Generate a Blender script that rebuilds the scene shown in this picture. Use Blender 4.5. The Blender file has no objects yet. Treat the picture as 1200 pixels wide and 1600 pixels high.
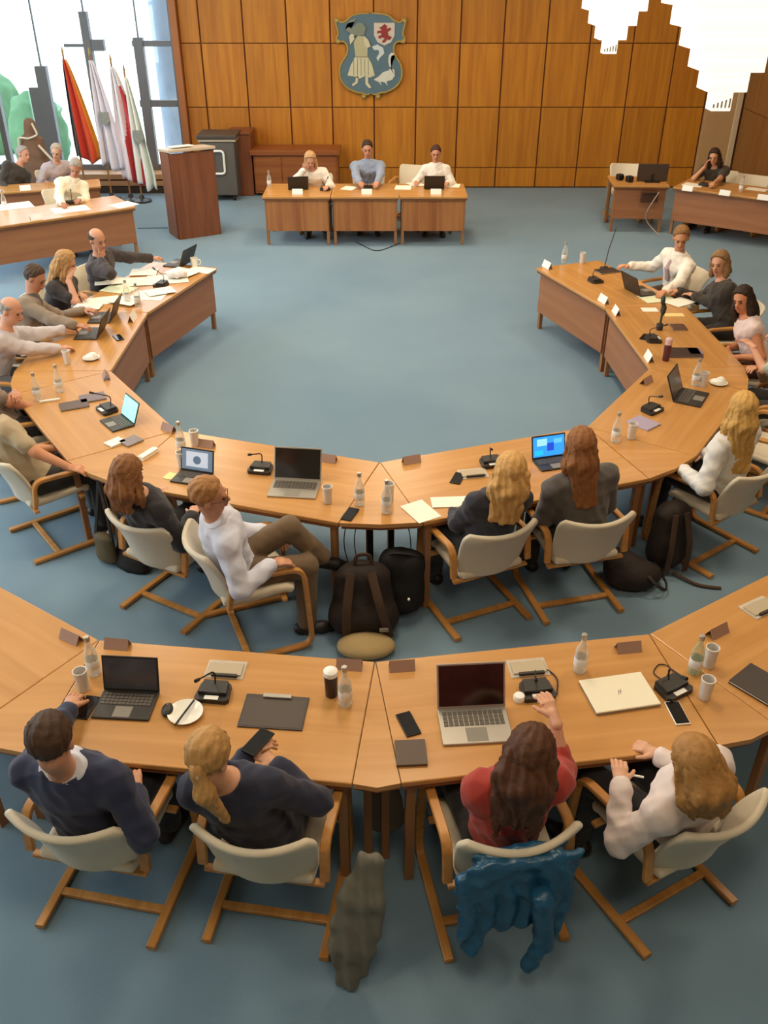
import bpy, bmesh, math, random
import numpy as np
from mathutils import Vector, Matrix
PI = math.pi
sc = bpy.context.scene
col = sc.collection
random.seed(7)

# ------------------------------------------------------------------ camera
CAM_H, PITCH, FPX = 3.81, math.radians(32.2), 1387.0
cam_d = bpy.data.cameras.new('camera'); cam = bpy.data.objects.new('camera', cam_d); col.objects.link(cam)
cam.location = (0, 0, CAM_H); cam.rotation_euler = (PI/2 - PITCH, 0, 0)
cam_d.sensor_fit = 'HORIZONTAL'; cam_d.sensor_width = 36; cam_d.lens = 36*FPX/1200
cam_d.clip_start = .05; cam_d.clip_end = 200
sc.camera = cam
# ------------------------------------------------------------------ sky, exposure
sc.view_settings.view_transform = 'Standard'; sc.view_settings.look = 'None'
sc.view_settings.gamma = 1; sc.view_settings.use_curve_mapping = False
sc.view_settings.exposure = 0.35
sc.cycles.use_denoising = True
sc.cycles.max_bounces = 6; sc.cycles.diffuse_bounces = 3; sc.cycles.glossy_bounces = 3
sc.cycles.transmission_bounces = 6; sc.cycles.transparent_max_bounces = 8
sc.cycles.caustics_reflective = False; sc.cycles.caustics_refractive = False
sc.cycles.sample_clamp_indirect = 4
w = bpy.data.worlds.new('sky'); sc.world = w; w.use_nodes = True
bg = w.node_tree.nodes['Background']; bg.inputs[0].default_value = (.78, .91, 1.0, 1); bg.inputs[1].default_value = 3.3

def area_light(name, loc, size, size_y, power, color, rot=(0, 0, 0), portal=False):
    d = bpy.data.lights.new(name, 'AREA'); d.shape = 'RECTANGLE'; d.size = size; d.size_y = size_y
    d.energy = power; d.color = color
    o = bpy.data.objects.new(name, d); col.objects.link(o); o.location = loc; o.rotation_euler = rot
    if portal: d.cycles.is_portal = True
    return o
WARM = (1.0, .80, .56)
# added soft lights under the ceiling, unseen above the frame, to brighten the room
for x in (-3.2, 0.2, 3.6):
    for y in (1.2, 5.4, 9.6, 13.8):
        area_light('added_ceiling_light', (x, y, 4.93), .9, .9, {1.2: 30, 5.4: 54, 9.6: 66, 13.8: 72}[y], WARM)
# daylight openings: the window strip of the back wall and the long window of the left wall
area_light('window_daylight', (-5.5, 17.95, 2.7), 3.8, 4.4, 1, (1, 1, 1), (-PI/2, 0, 0), True)
area_light('window_daylight', (-7.45, 8.5, 2.7), 13, 4.0, 1, (1, 1, 1), (0, -PI/2, 0), True)

# ------------------------------------------------------------------ helpers
def S(h):
    h = h.lstrip('#'); v = [int(h[i:i+2], 16)/255 for i in (0, 2, 4)]
    return tuple((c/12.92 if c <= .04045 else ((c+.055)/1.055)**2.4) for c in v) + (1,)

_M = {}
def mat(name, color, rough=.6, metal=0, spec=.5, bump=0, bscale=60, sheen=0, vary=0, vscale=6, emit=0, emitc=None, trans=0, coat=0):
    if name in _M: return _M[name]
    m = bpy.data.materials.new(name); m.use_nodes = True; n = m.node_tree; b = n.nodes['Principled BSDF']
    c = S(color) if isinstance(color, str) else color
    b.inputs['Base Color'].default_value = c
    b.inputs['Roughness'].default_value = rough; b.inputs['Metallic'].default_value = metal
    b.inputs['Specular IOR Level'].default_value = spec
    b.inputs['Sheen Weight'].default_value = sheen
    b.inputs['Transmission Weight'].default_value = trans
    b.inputs['Coat Weight'].default_value = coat
    tc = n.nodes.new('ShaderNodeTexCoord')
    if vary:
        t = n.nodes.new('ShaderNodeTexNoise'); t.inputs['Scale'].default_value = vscale; t.inputs['Detail'].default_value = 4
        mx = n.nodes.new('ShaderNodeMix'); mx.data_type = 'RGBA'
        mx.inputs['A'].default_value = tuple(max(0, k*(1-vary)) for k in c[:3]) + (1,)
        mx.inputs['B'].default_value = tuple(min(1, k*(1+vary)) for k in c[:3]) + (1,)
        n.links.new(tc.outputs['Object'], t.inputs['Vector']); n.links.new(t.outputs['Fac'], mx.inputs['Factor'])
        n.links.new(mx.outputs['Result'], b.inputs['Base Color'])
    if bump:
        t = n.nodes.new('ShaderNodeTexNoise'); t.inputs['Scale'].default_value = bscale; t.inputs['Detail'].default_value = 3
        bp = n.nodes.new('ShaderNodeBump'); bp.inputs['Strength'].default_value = bump; bp.inputs['Distance'].default_value = .01
        n.links.new(tc.outputs['Object'], t.inputs['Vector']); n.links.new(t.outputs['Fac'], bp.inputs['Height'])
        n.links.new(bp.outputs['Normal'], b.inputs['Normal'])
    if emit:
        b.inputs['Emission Color'].default_value = S(emitc or color); b.inputs['Emission Strength'].default_value = emit
    _M[name] = m; return m

def wood(name, light, dark, axis=0, rough=.38, scale=1.0, island=0):
    """veneer: long stretched noise along the given local axis"""
    if name in _M: return _M[name]
    m = bpy.data.materials.new(name); m.use_nodes = True; n = m.node_tree; b = n.nodes['Principled BSDF']; L = n.links.new
    tc = n.nodes.new('ShaderNodeTexCoord'); mp = n.nodes.new('ShaderNodeMapping')
    s = [14*scale]*3; s[axis] = .9*scale; mp.inputs['Scale'].default_value = s
    L(tc.outputs['Object'], mp.inputs['Vector'])
    vec = mp.outputs['Vector']
    if island:
        g = n.nodes.new('ShaderNodeNewGeometry'); ml = n.nodes.new('ShaderNodeVectorMath'); ml.operation = 'MULTIPLY_ADD'
        ml.inputs[1].default_value = (0, 0, 0)
        cb = n.nodes.new('ShaderNodeCombineXYZ'); mu = n.nodes.new('ShaderNodeMath'); mu.operation = 'MULTIPLY'; mu.inputs[1].default_value = 37
        L(g.outputs['Random Per Island'], mu.inputs[0]); L(mu.outputs[0], cb.inputs[0]); L(mu.outputs[0], cb.inputs[2])
        ad = n.nodes.new('ShaderNodeVectorMath'); ad.operation = 'ADD'; L(mp.outputs['Vector'], ad.inputs[0]); L(cb.outputs[0], ad.inputs[1]); vec = ad.outputs[0]
    t = n.nodes.new('ShaderNodeTexNoise'); t.inputs['Scale'].default_value = 1.0; t.inputs['Detail'].default_value = 5; t.inputs['Distortion'].default_value = .6
    L(vec, t.inputs['Vector'])
    r = n.nodes.new('ShaderNodeValToRGB'); r.color_ramp.elements[0].position = .33; r.color_ramp.elements[1].position = .66
    r.color_ramp.elements[0].color = S(dark); r.color_ramp.elements[1].color = S(light)
    L(t.outputs['Fac'], r.inputs['Fac'])
    out = r.outputs['Color']
    if island:
        hs = n.nodes.new('ShaderNodeHueSaturation'); ma = n.nodes.new('ShaderNodeMapRange'); ma.inputs['To Min'].default_value = 1-island; ma.inputs['To Max'].default_value = 1+island
        L(g.outputs['Random Per Island'], ma.inputs['Value']); L(ma.outputs['Result'], hs.inputs['Value']); L(out, hs.inputs['Color']); out = hs.outputs['Color']
    L(out, b.inputs['Base Color']); b.inputs['Roughness'].default_value = rough
    _M[name] = m; return m

M = dict(
  table_wood=wood('table_wood', '#cb9556', '#bd8749', 0, .27, .9),
  table_edge=wood('table_edge', '#8f5a30', '#7a4826', 0, .45),
  panel_wood=wood('panel_wood', '#a87048', '#9a6340', 0, .42),
  lectern_wood=wood('lectern_wood', '#8a5233', '#774226', 2, .45),
  wall_wood=wood('wall_wood', '#c4801f', '#ab6813', 2, .5, .8, .07),
  side_wood=wood('side_wood', '#96642c', '#845420', 2, .5, .8, .05),
  beech=wood('beech', '#cf9550', '#b87d3c', 1, .4, 1.5),
  leg_wood=wood('leg_wood', '#a8764a', '#946238', 2, .45),
  gap=mat('gap', '#6e3a1c', .8), gap_right=mat('gap_right', '#5a3a20', .8),
  fabric=mat('fabric', '#d8ccb4', .9, bump=.15, bscale=350, sheen=.2, vary=.05),
  white=mat('white', '#f4f2ea', .5), paper=mat('paper', '#f7f3e4', .7), paper_green=mat('paper_green', '#e3e8c4', .7),
  black=mat('black', '#17140f', .5), dark=mat('dark', '#2d2823', .45), rubber=mat('rubber', '#201b17', .7),
  grey=mat('grey', '#8a8378', .45), silver=mat('silver', '#b5aea2', .35, .6), keys=mat('keys', '#5d564e', .5),
  screen_off=mat('screen_off', '#1a1716', .12, spec=.6), screen_dull=mat('screen_dull', '#514a44', .2),
  china=mat('china', '#f3efe2', .2), tan=mat('tan', '#b39a6a', .8, bump=.2),
  frame_glare_grey=mat('frame_glare_grey', '#6d7278', .5), ceiling=mat('ceiling', '#e9e3d6', .9), plaster=mat('plaster', '#cdb894', .9, vary=.03),  # dark window frames lightened, the veil of glare is in their colour
  lamp_glass=mat('lamp_glass', '#fffaf0', .4, emit=.5, emitc='#fffdf4'),
)
def glassmat(name, color, rough=.03):
    m = bpy.data.materials.new(name); m.use_nodes = True; n = m.node_tree
    b = n.nodes['Principled BSDF']; b.inputs['Base Color'].default_value = S(color); b.inputs['Roughness'].default_value = rough
    b.inputs['Transmission Weight'].default_value = .25; b.inputs['IOR'].default_value = 1.35
    tr = n.nodes.new('ShaderNodeBsdfTransparent'); mx = n.nodes.new('ShaderNodeMixShader'); out = n.nodes['Material Output']
    fr = n.nodes.new('ShaderNodeLayerWeight'); fr.inputs[0].default_value = .45
    mr = n.nodes.new('ShaderNodeMapRange'); mr.inputs['To Min'].default_value = .18; mr.inputs['To Max'].default_value = .95
    n.links.new(fr.outputs['Facing'], mr.inputs['Value']); n.links.new(mr.outputs['Result'], mx.inputs[0])
    n.links.new(tr.outputs[0], mx.inputs[1]); n.links.new(b.outputs[0], mx.inputs[2]); n.links.new(mx.outputs[0], out.inputs[0]); return m
M['glass'] = glassmat('glass', '#f4f4e8')
def panemat():
    m = bpy.data.materials.new('window_glass'); m.use_nodes = True; n = m.node_tree; n.nodes.remove(n.nodes['Principled BSDF'])
    tr = n.nodes.new('ShaderNodeBsdfTransparent'); gl = n.nodes.new('ShaderNodeBsdfGlossy'); gl.inputs['Roughness'].default_value = .02
    mx = n.nodes.new('ShaderNodeMixShader'); mx.inputs[0].default_value = .06
    n.links.new(tr.outputs[0], mx.inputs[1]); n.links.new(gl.outputs[0], mx.inputs[2]); n.links.new(mx.outputs[0], n.nodes['Material Output'].inputs[0]); return m
M['pane'] = panemat()
def carpet():
    m = bpy.data.materials.new('blue_carpet'); m.use_nodes = True; n = m.node_tree; b = n.nodes['Principled BSDF']; L = n.links.new
    tc = n.nodes.new('ShaderNodeTexCoord')
    a = n.nodes.new('ShaderNodeTexNoise'); a.inputs['Scale'].default_value = .7; a.inputs['Detail'].default_value = 5
    c = n.nodes.new('ShaderNodeTexNoise'); c.inputs['Scale'].default_value = 260; c.inputs['Detail'].default_value = 2
    L(tc.outputs['Object'], a.inputs['Vector']); L(tc.outputs['Object'], c.inputs['Vector'])
    r = n.nodes.new('ShaderNodeValToRGB'); r.color_ramp.elements[0].position = .3; r.color_ramp.elements[1].position = .7
    r.color_ramp.elements[0].color = S('#7896ac'); r.color_ramp.elements[1].color = S('#85a2b4'); L(a.outputs['Fac'], r.inputs['Fac'])
    mx = n.nodes.new('ShaderNodeMix'); mx.data_type = 'RGBA'; mx.blend_type = 'MULTIPLY'; mx.inputs['Factor'].default_value = .35
    L(r.outputs['Color'], mx.inputs['A']); L(c.outputs['Fac'], mx.inputs['B']); L(mx.outputs['Result'], b.inputs['Base Color'])
    b.inputs['Roughness'].default_value = .95; b.inputs['Sheen Weight'].default_value = .1
    bp = n.nodes.new('ShaderNodeBump'); bp.inputs['Strength'].default_value = .3; bp.inputs['Distance'].default_value = .006
    L(c.outputs['Fac'], bp.inputs['Height']); L(bp.outputs['Normal'], b.inputs['Normal']); return m
M['carpet'] = carpet()
def cloth(hexc, rough=.85):
    return mat('cloth_'+hexc.strip('#'), hexc, rough, bump=.12, bscale=220, sheen=.15, vary=.06, vscale=5)
def hairmat(hexc):
    return mat('hair_'+hexc.strip('#'), hexc, .62, bump=.3, bscale=70, vary=.3, vscale=32, spec=.3)
def skinmat(hexc):
    m = mat('skin_'+hexc.strip('#'), hexc, .5, vary=.06, vscale=14); return m

def link(name, me, m=None, parent=None, smooth=False):
    o = bpy.data.objects.new(name, me); col.objects.link(o)
    if m is not None:
        for k in (m if isinstance(m, (list, tuple)) else [m]): me.materials.append(k)
    if parent: o.parent = parent
    if smooth: me.shade_smooth()
    return o
class MB:
    """collects shapes into one mesh"""
    def __init__(s): s.v = []; s.f = []; s.mi = []; s.cur = 0
    def add(s, vs, fs, T=None):
        k = len(s.v)
        s.v += [tuple(T @ Vector(v)) if T is not None else tuple(v) for v in vs]
        s.f += [tuple(i+k for i in f) for f in fs]; s.mi += [s.cur]*len(fs); return s
    def box(s, a, b, T=None, bev=0):
        x0, y0, z0 = a; x1, y1, z1 = b
        if bev:
            bm = bmesh.new(); bmesh.ops.create_cube(bm, size=1)
            for v in bm.verts: v.co = Vector(((x0+x1)/2+v.co.x*(x1-x0), (y0+y1)/2+v.co.y*(y1-y0), (z0+z1)/2+v.co.z*(z1-z0)))
            bmesh.ops.bevel(bm, geom=bm.edges[:], offset=bev, segments=2, affect='EDGES', profile=.5)
            bm.verts.index_update()
            s.add([v.co[:] for v in bm.verts], [[v.index for v in f.verts] for f in bm.faces], T); bm.free(); return s
        return s.add([(x0,y0,z0),(x1,y0,z0),(x1,y1,z0),(x0,y1,z0),(x0,y0,z1),(x1,y0,z1),(x1,y1,z1),(x0,y1,z1)],
              [(3,2,1,0),(4,5,6,7),(0,1,5,4),(1,2,6,5),(2,3,7,6),(3,0,4,7)], T)
    def prism(s, poly, z0, z1, T=None):
        n = len(poly)
        ar = sum(poly[i][0]*poly[(i+1) % n][1]-poly[(i+1) % n][0]*poly[i][1] for i in range(n))
        if ar < 0: poly = poly[::-1]
        return s.add([(x, y, z0) for x, y in poly]+[(x, y, z1) for x, y in poly],
              [tuple(range(n))[::-1], tuple(range(n, 2*n))]+[(i, (i+1) % n, n+(i+1) % n, n+i) for i in range(n)], T)
    def lathe(s, prof, seg=20, T=None, caps=True):
        vs = []; fs = []
        for r, z in prof:
            for k in range(seg): a = 2*PI*k/seg; vs.append((r*math.cos(a), r*math.sin(a), z))
        for i in range(len(prof)-1):
            for k in range(seg): fs.append((i*seg+k, i*seg+(k+1) % seg, (i+1)*seg+(k+1) % seg, (i+1)*seg+k))
        if caps: fs.append(tuple(range(seg))[::-1]); fs.append(tuple(range((len(prof)-1)*seg, len(prof)*seg)))
        return s.add(vs, fs, T)
    def tube(s, pts, r, seg=8, r2=None, T=None, sq=None):
        """sweep; sq=(a,b) gives a rectangular section, a along the first normal"""
        pts = [Vector(p) for p in pts]; n = len(pts); vs = []; fs = []; prev = None
        up = Vector((1, 0, 0)) if sq else Vector((0, 0, 1))
        for i, p in enumerate(pts):
            d = (pts[min(i+1, n-1)]-pts[max(i-1, 0)]).normalized()
            if prev is None:
                a = up if abs(d.dot(up)) < .95 else Vector((0, 1, 0)); a = (a-d*a.dot(d)).normalized()
            else: a = (prev-d*prev.dot(d)).normalized()
            prev = a; b = d.cross(a); rr = r if r2 is None else r+(r2-r)*i/(n-1)
            if sq: ring = [a*sq[0]*u+b*sq[1]*v for u, v in ((1,.6),(.8,1),(-.8,1),(-1,.6),(-1,-.6),(-.8,-1),(.8,-1),(1,-.6))]
            else: ring = [(a*math.cos(2*PI*k/seg)+b*math.sin(2*PI*k/seg))*rr for k in range(seg)]
            vs += [tuple(p+q) for q in ring]
        m = len(ring)
        for i in range(n-1):
            for k in range(m): fs.append((i*m+k, i*m+(k+1) % m, (i+1)*m+(k+1) % m, (i+1)*m+k))
        fs.append(tuple(range(m))[::-1]); fs.append(tuple(range((n-1)*m, n*m)))
        return s.add(vs, fs, T)
    def build(s, name, m, parent=None, smooth=False):
        me = bpy.data.meshes.new(name); me.from_pydata(s.v, [], s.f)
        o = link(name, me, m, parent)
        if isinstance(m, (list, tuple)): me.polygons.foreach_set('material_index', s.mi)
        if smooth:
            me.shade_smooth()
            try: me.set_sharp_from_angle(angle=math.radians(38))
            except Exception: pass
        me.update(); return o
def arcpath(pts, rad, n=6):
    """polyline with rounded corners"""
    P = [Vector(p) for p in pts]; out = [P[0]]
    for i in range(1, len(P)-1):
        r = rad[i-1] if isinstance(rad, (list, tuple)) else rad
        a = (P[i-1]-P[i]); b = (P[i+1]-P[i]); r = min(r, a.length*.49, b.length*.49)
        A = P[i]+a.normalized()*r; B = P[i]+b.normalized()*r
        for k in range(n+1):
            t = k/n; out.append(A*(1-t)**2+P[i]*2*t*(1-t)+B*t*t)
    out.append(P[-1]); return out
def TR(loc=(0, 0, 0), rz=0, rx=0, ry=0):
    return Matrix.Translation(loc) @ Matrix.Rotation(rz, 4, 'Z') @ Matrix.Rotation(ry, 4, 'Y') @ Matrix.Rotation(rx, 4, 'X')
def tag(o, label, cat, group=None, kind=None):
    if label: o['label'] = label
    if cat: o['category'] = cat
    if group: o['group'] = group
    if kind: o['kind'] = kind
    return o
def thing(name, label, cat, loc=(0, 0, 0), rz=0, group=None):
    o = bpy.data.objects.new(name, None); col.objects.link(o); o.empty_display_size = .1
    o.location = loc; o.rotation_euler = (0, 0, rz); return tag(o, label, cat, group)
def struct(o): o['kind'] = 'structure'; return o
_used = set()
def dup(root, loc, rz, label, group=None):
    """place a thing: the first call moves the thing itself, later calls copy it with its parts and sub-parts"""
    if root.name not in _used: _used.add(root.name); r = root
    else:
        r = root.copy(); col.objects.link(r)
        for ch in list(root.children):
            c = ch.copy(); col.objects.link(c); c.parent = r
            for g in ch.children: d = g.copy(); col.objects.link(d); d.parent = c
    r.location = loc; r.rotation_euler = (0, 0, rz); r['label'] = label
    if group: r['group'] = group
    return r
def at(px, py, z=.74):
    """point of the room at height z seen at that place of the photograph"""
    u = (px-600)/FPX; v = (py-800)/FPX; st, ct = math.sin(PITCH), math.cos(PITCH)
    t = (z-CAM_H)/-(st+v*ct); return Vector((u*t, (ct-v*st)*t, z))
def ray(px, py):
    u = (px-600)/FPX; v = (py-800)/FPX; st, ct = math.sin(PITCH), math.cos(PITCH)
    return Vector((u, ct-v*st, -(st+v*ct))).normalized()
# ================================================================== the setting
struct(MB().box((-7.6, -4, -.05), (6.7, 18, 0)).build('floor', M['carpet']))
struct(MB().box((-7.6, -4, 5), (6.7, 18, 5.1)).build('ceiling', M['ceiling']))
struct(MB().box((-7.6, -4.2, 0), (6.7, -4, 5)).build('wall_front', M['plaster']))
# back wall: veneer boards on a dark backing
YB = 17.7
mb = MB(); mb.box((-3.62, YB+.03, 0), (6.7, YB+.25, 5))
mb.cur = 1
xs = [-3.60]+[-.18+.765*k for k in range(-4, 8)]+[5.86]
zs = [.02, .37, 1.42, 2.46, 3.5, 4.98]
for i in range(len(xs)-1):
    for j in range(len(zs)-1):
        mb.box((xs[i]+.013, YB, zs[j]+.006), (xs[i+1]-.013, YB+.05, zs[j+1]-.007), bev=.004)
struct(mb.build('wall_back', [M['gap'], M['wall_wood']]))
struct(MB().box((5.88, YB-.05, 0), (6.42, YB+.05, 5), bev=.01).build('trim_1', mat('pillar', '#c09a68', .7, vary=.05)))
struct(MB().box((6.42, YB-.09, 0), (6.52, YB+.05, 5), bev=.01).build('trim_2', mat('strip', '#d8c09a', .6)))
mb = MB(); mb.box((6.60, -4, 0), (6.8, YB, 5)); mb.cur = 1
y = YB-.08
while y > 9:
    for j in range(len(zs)-1): mb.box((6.55, y-1.14, zs[j]+.004), (6.62, y-.004, zs[j+1]-.004), bev=.003)
    y -= 1.15
struct(mb.build('wall_right', [M['gap_right'], M['side_wood']]))
struct(MB().box((-3.72, YB-.12, 0), (-3.60, YB+.25, 5), bev=.006).build('trim_3', mat('reveal', '#a5683a', .6)))
struct(MB().box((-7.5, YB-.45, 0), (-3.72, YB+.05, .12)).build('trim_4', mat('plinth', '#3a2c22', .7)))
mb = MB()
for z0, z1, d in ((.13, .22, .45), (.25, .34, .45)): mb.box((-7.5, YB-d, z0), (-3.72, YB+.1, z1), bev=.008)
mb.cur = 1; mb.box((-7.5, YB-.4, .2), (-3.72, YB+.1, .27))
struct(mb.build('trim_5', [mat('sill_wood', '#b98d62', .5), M['gap']]))
# window wall at the back left: posts and transoms, glare put in by paler grey and shortened posts, one pane per opening
posts = [-3.74, -4.34, -5.24, -6.15, -7.05, -7.5]
mb = MB()
for i, x in enumerate(posts):
    wd = (.02, .085, .07, .10, .05, .03)[i]
    mb.box((x-wd, YB-.06, .34), (x+wd, YB+.08, (5, 2.55, 2.95, 2.1, 5, 5)[i]), bev=.006)
    mb.box((x-.012, YB, 2), (x+.012, YB+.05, 5))
mb.box((-4.45, YB-.04, 1.43), (-3.72, YB+.07, 1.54)); mb.box((-4.45, YB-.04, 2.41), (-3.72, YB+.07, 2.50))
mb.box((-5.30, YB-.05, 2.34), (-4.95, YB+.07, 2.52)); mb.box((-5.66, YB-.03, 2.40), (-5.2, YB+.07, 2.45))
mb.box((-6.42, YB-.05, .34), (-6.15, YB+.07, 1.75)); mb.box((-7.5, YB-.03, .34), (-3.72, YB+.07, .43)); mb.box((-7.5, YB-.03, 4.9), (-3.72, YB+.07, 5))
wn = struct(mb.build('window_1', M['frame_glare_grey']))
for i in range(len(posts)-1):
    for z0, z1 in ((.44, 2.42), (2.46, 4.9)):
        MB().box((posts[i+1]+.02, YB+.02, z0), (posts[i]-.02, YB+.026, z1)).build('window_pane', M['pane'], wn)
# left wall with a long window, outside the frame: the daylight on the left desks
mb = MB(); mb.box((-7.6, -4, 0), (-7.5, YB, .7)); mb.box((-7.6, -4, 4.7), (-7.5, YB, 5)); mb.box((-7.6, -4, .7), (-7.5, 2, 4.7)); mb.box((-7.6, 15, .7), (-7.5, YB, 4.7))
struct(mb.build('wall_left', M['plaster']))
mb = MB()
for k in range(9): mb.box((-7.58, 2+k*1.625-.05, .7), (-7.48, 2+k*1.625+.05, 4.7))
mb.box((-7.58, 2, 2.4), (-7.48, 15, 2.5))
struct(mb.build('window_2', M['frame_glare_grey']))
# outside
struct(MB().box((-30, 18.2, -.3), (2, 60, -.2)).build('ground', mat('paving_outside', '#cfd2c8', .9, vary=.1)))
o = MB().lathe([(.30, -.2), (.30, 5.8)], 24, TR((-4.36, 20.2, 0))).build('concrete_column', mat('stone_blue', '#8fa3b8', .8, vary=.25, vscale=3), smooth=True)
tag(o, 'round blue-grey column outside the window beside the wooden wall', 'column')
# ------------------------------------------------------------------ chandeliers: stepped pyramids of glass boxes
def chandelier(x, y, z0, label, tiers=8, rz=0):
    t = thing('chandelier', label, 'lamp', (x, y, z0), rz, 'stepped glass chandeliers on the right')
    w0, hh, st = .088, .165, .086
    for k in range(tiers):
        hw = w0+st*k
        MB().box((-hw, -hw, k*hh), (hw, hw, (k+1)*hh-.006), bev=.006).build('glass_tier', M['lamp_glass'], t)
    MB().box((-hw-.03, -hw-.03, tiers*hh), (hw+.03, hw+.03, 5-z0)).build('ceiling_mount', M['ceiling'], t)
    for q in range(5):
        MB().box((-.08+q*.035, -w0-.006, .03), (-.066+q*.035, -w0-.001, .06+.012*q)).build('glass_rod', M['silver'], t)
    return t
chandelier(2.93, 13.0, 2.70, 'farther stepped glass chandelier hanging before the wooden wall, smaller in view')
chandelier(3.04, 8.8, 2.60, 'nearer stepped glass chandelier hanging at the right, larger in view')
# ------------------------------------------------------------------ crest on the wall
cr = thing('coat_of_arms', 'large painted town crest with woman, swan and small lion shield on wooden wall', 'coat of arms', (-.235, YB-.01, 2.27))
def mirror(p): return p+[(-x, y) for x, y in p[::-1]]
half = [(.03,.78),(.22,.77),(.36,.73),(.44,.64),(.56,.60),(.60,.66),(.66,.62),(.63,.50),(.60,.38),(.66,.30),(.62,.22),(.55,.26),(.46,.22),(.43,.10),(.46,-.02),(.55,-.14),(.60,-.28),(.60,-.44),(.54,-.58),(.43,-.68),(.28,-.75),(.16,-.76),(.10,-.80),(.03,-.78)]
half = [(x*.93, y*.93+.02) for x, y in half]
XZ = Matrix(((1,0,0,0),(0,0,-1,0),(0,1,0,0),(0,0,0,1)))   # drawing plane x,y -> x,z, thickness towards -y
MB().prism(mirror(half), 0, .05, XZ).build('shield', mat('crest_blue', '#56707c', .6, vary=.12), cr)
pts = [Vector((x, -.05, y)) for x, y in half]
for sgn in (1, -1):
    pp = [Vector((p.x*sgn, p.y, p.z)) for p in pts]
    MB().tube(arcpath(pp, .05, 3), .018, 6).build('gilt_rim', mat('gilt', '#b39a55', .45, .3), cr, True)
    for (sx, sz) in ((.59,.62),(.575,.26),(.13,-.75)):
        MB().lathe([(.045,-.02),(.05,0),(.03,.03)], 12, TR((sx*sgn, -.04, sz)) @ Matrix.Rotation(PI/2, 4, 'X')).build('scroll', M['gilt'] if 'gilt' in M else _M['gilt'], cr, True)
cr.scale = (1, 1, .88)
cream = mat('crest_cream', '#cfc7a4', .7, vary=.12, vscale=20); grey2 = mat('crest_shade', '#7f8676', .7); redc = mat('crest_red', '#8e2f2a', .7)
def flat(name, poly, z, m, th=.012): return MB().prism([(x, y) for x, y in poly], z, z+th, XZ).build(name, m, cr)
skirt = [(-.28,-.02),(-.05,-.02),(.02,-.16),(.07,-.36),(-.02,-.40),(-.10,-.37),(-.20,-.42),(-.30,-.38),(-.42,-.36),(-.36,-.18)]
flat('skirt', skirt, .05, cream)
flat('bodice', [(-.27,-.03),(-.06,-.03),(-.05,.2),(-.10,.34),(-.22,.36),(-.3,.24)], .05, mat('crest_bodice', '#b5b08a', .7, vary=.15, vscale=25))
flat('arm', [(-.12,.36),(-.04,.28),(.0,.16),(-.06,.14),(-.12,.22)], .062, cream)
flat('arm', [(-.28,.3),(-.36,.2),(-.38,.34),(-.26,.5),(-.2,.5),(-.30,.34)], .062, cream)
flat('hair_and_hat', [(-.26,.36),(-.12,.36),(-.08,.5),(-.14,.58),(-.22,.58),(-.34,.48),(-.42,.54),(-.36,.62),(-.24,.66),(-.28,.6),(-.4,.58),(-.44,.46),(-.36,.4)], .064, grey2)
flat('foot', [(-.27,-.38),(-.22,-.38),(-.24,-.5),(-.33,-.56),(-.34,-.52),(-.28,-.48)], .05, cream)
flat('foot', [(-.1,-.38),(-.05,-.38),(-.05,-.5),(.01,-.58),(-.03,-.6),(-.1,-.52)], .05, cream)
for k in range(5): MB().box((-.31+k*.065, -.066, -.36), (-.30+k*.065, -.061, -.05)).build('skirt_fold', grey2, cr)
flat('ribbon', [(.02,.16),(.12,.2),(.22,.14),(.24,.04),(.16,-.04),(.13,-.1),(.1,-.04),(.15,.04),(.14,.1),(.06,.1)], .05, mat('crest_white', '#c9d0cc', .7))
swan = [(.05,-.44),(.14,-.38),(.22,-.3),(.32,-.27),(.36,-.2),(.35,-.06),(.37,0),(.44,.02),(.42,.045),(.36,.05),(.32,0),(.31,-.1),(.33,-.2),(.42,-.26),(.43,-.36),(.38,-.44),(.28,-.47),(.30,-.55),(.25,-.49),(.17,-.47),(.19,-.55),(.14,-.48)]
flat('swan', swan, .05, mat('crest_swan', '#d3d2c2', .7, vary=.1, vscale=18))
flat('small_shield', [(.06,.58),(.42,.58),(.42,.36),(.36,.24),(.24,.18),(.12,.24),(.06,.36)], .05, mat('crest_pale', '#cfc3b4', .7))
lion = [(.20,.52),(.24,.56),(.29,.53),(.28,.47),(.34,.5),(.36,.47),(.30,.42),(.31,.36),(.37,.33),(.33,.28),(.29,.3),(.26,.25),(.2,.23),(.21,.27),(.25,.31),(.2,.33),(.15,.3),(.13,.34),(.2,.38),(.16,.41),(.11,.39),(.12,.44),(.2,.45),(.15,.5)]
flat('lion', lion, .063, redc)
# ------------------------------------------------------------------ lectern
lt = thing('lectern', 'tall dark wooden lectern standing before the windows and flags', 'lectern', (-3.02, 14.44, 0), math.radians(30))
MB().box((-.34, -.24, 0), (.34, -.20, 1.26)).build('front_panel', M['lectern_wood'], lt)
for sx in (-1, 1): MB().box((sx*.34-.018, -.20, 0), (sx*.34+.018, .24, 1.26)).build('side_panel', M['lectern_wood'], lt)
T = TR((0, 0, 1.28), rx=math.radians(-6))
MB().box((-.37, -.27, -.02), (.37, .28, .02), T, bev=.006).build('reading_top', mat('lectern_top', '#c9b49a', .4), lt)
MB().box((-.34, .05, .5), (.34, .24, .53)).build('shelf', M['lectern_wood'], lt)
o = MB().box((-.2, -.14, 0), (.14, .1, .012)).build('paper_sheet', M['paper']); o.location = (-3.08, 14.42, 1.318); o.rotation_euler = (math.radians(-6), 0, math.radians(32))
tag(o, 'white paper lying on top of the tall lectern', 'paper')
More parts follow.
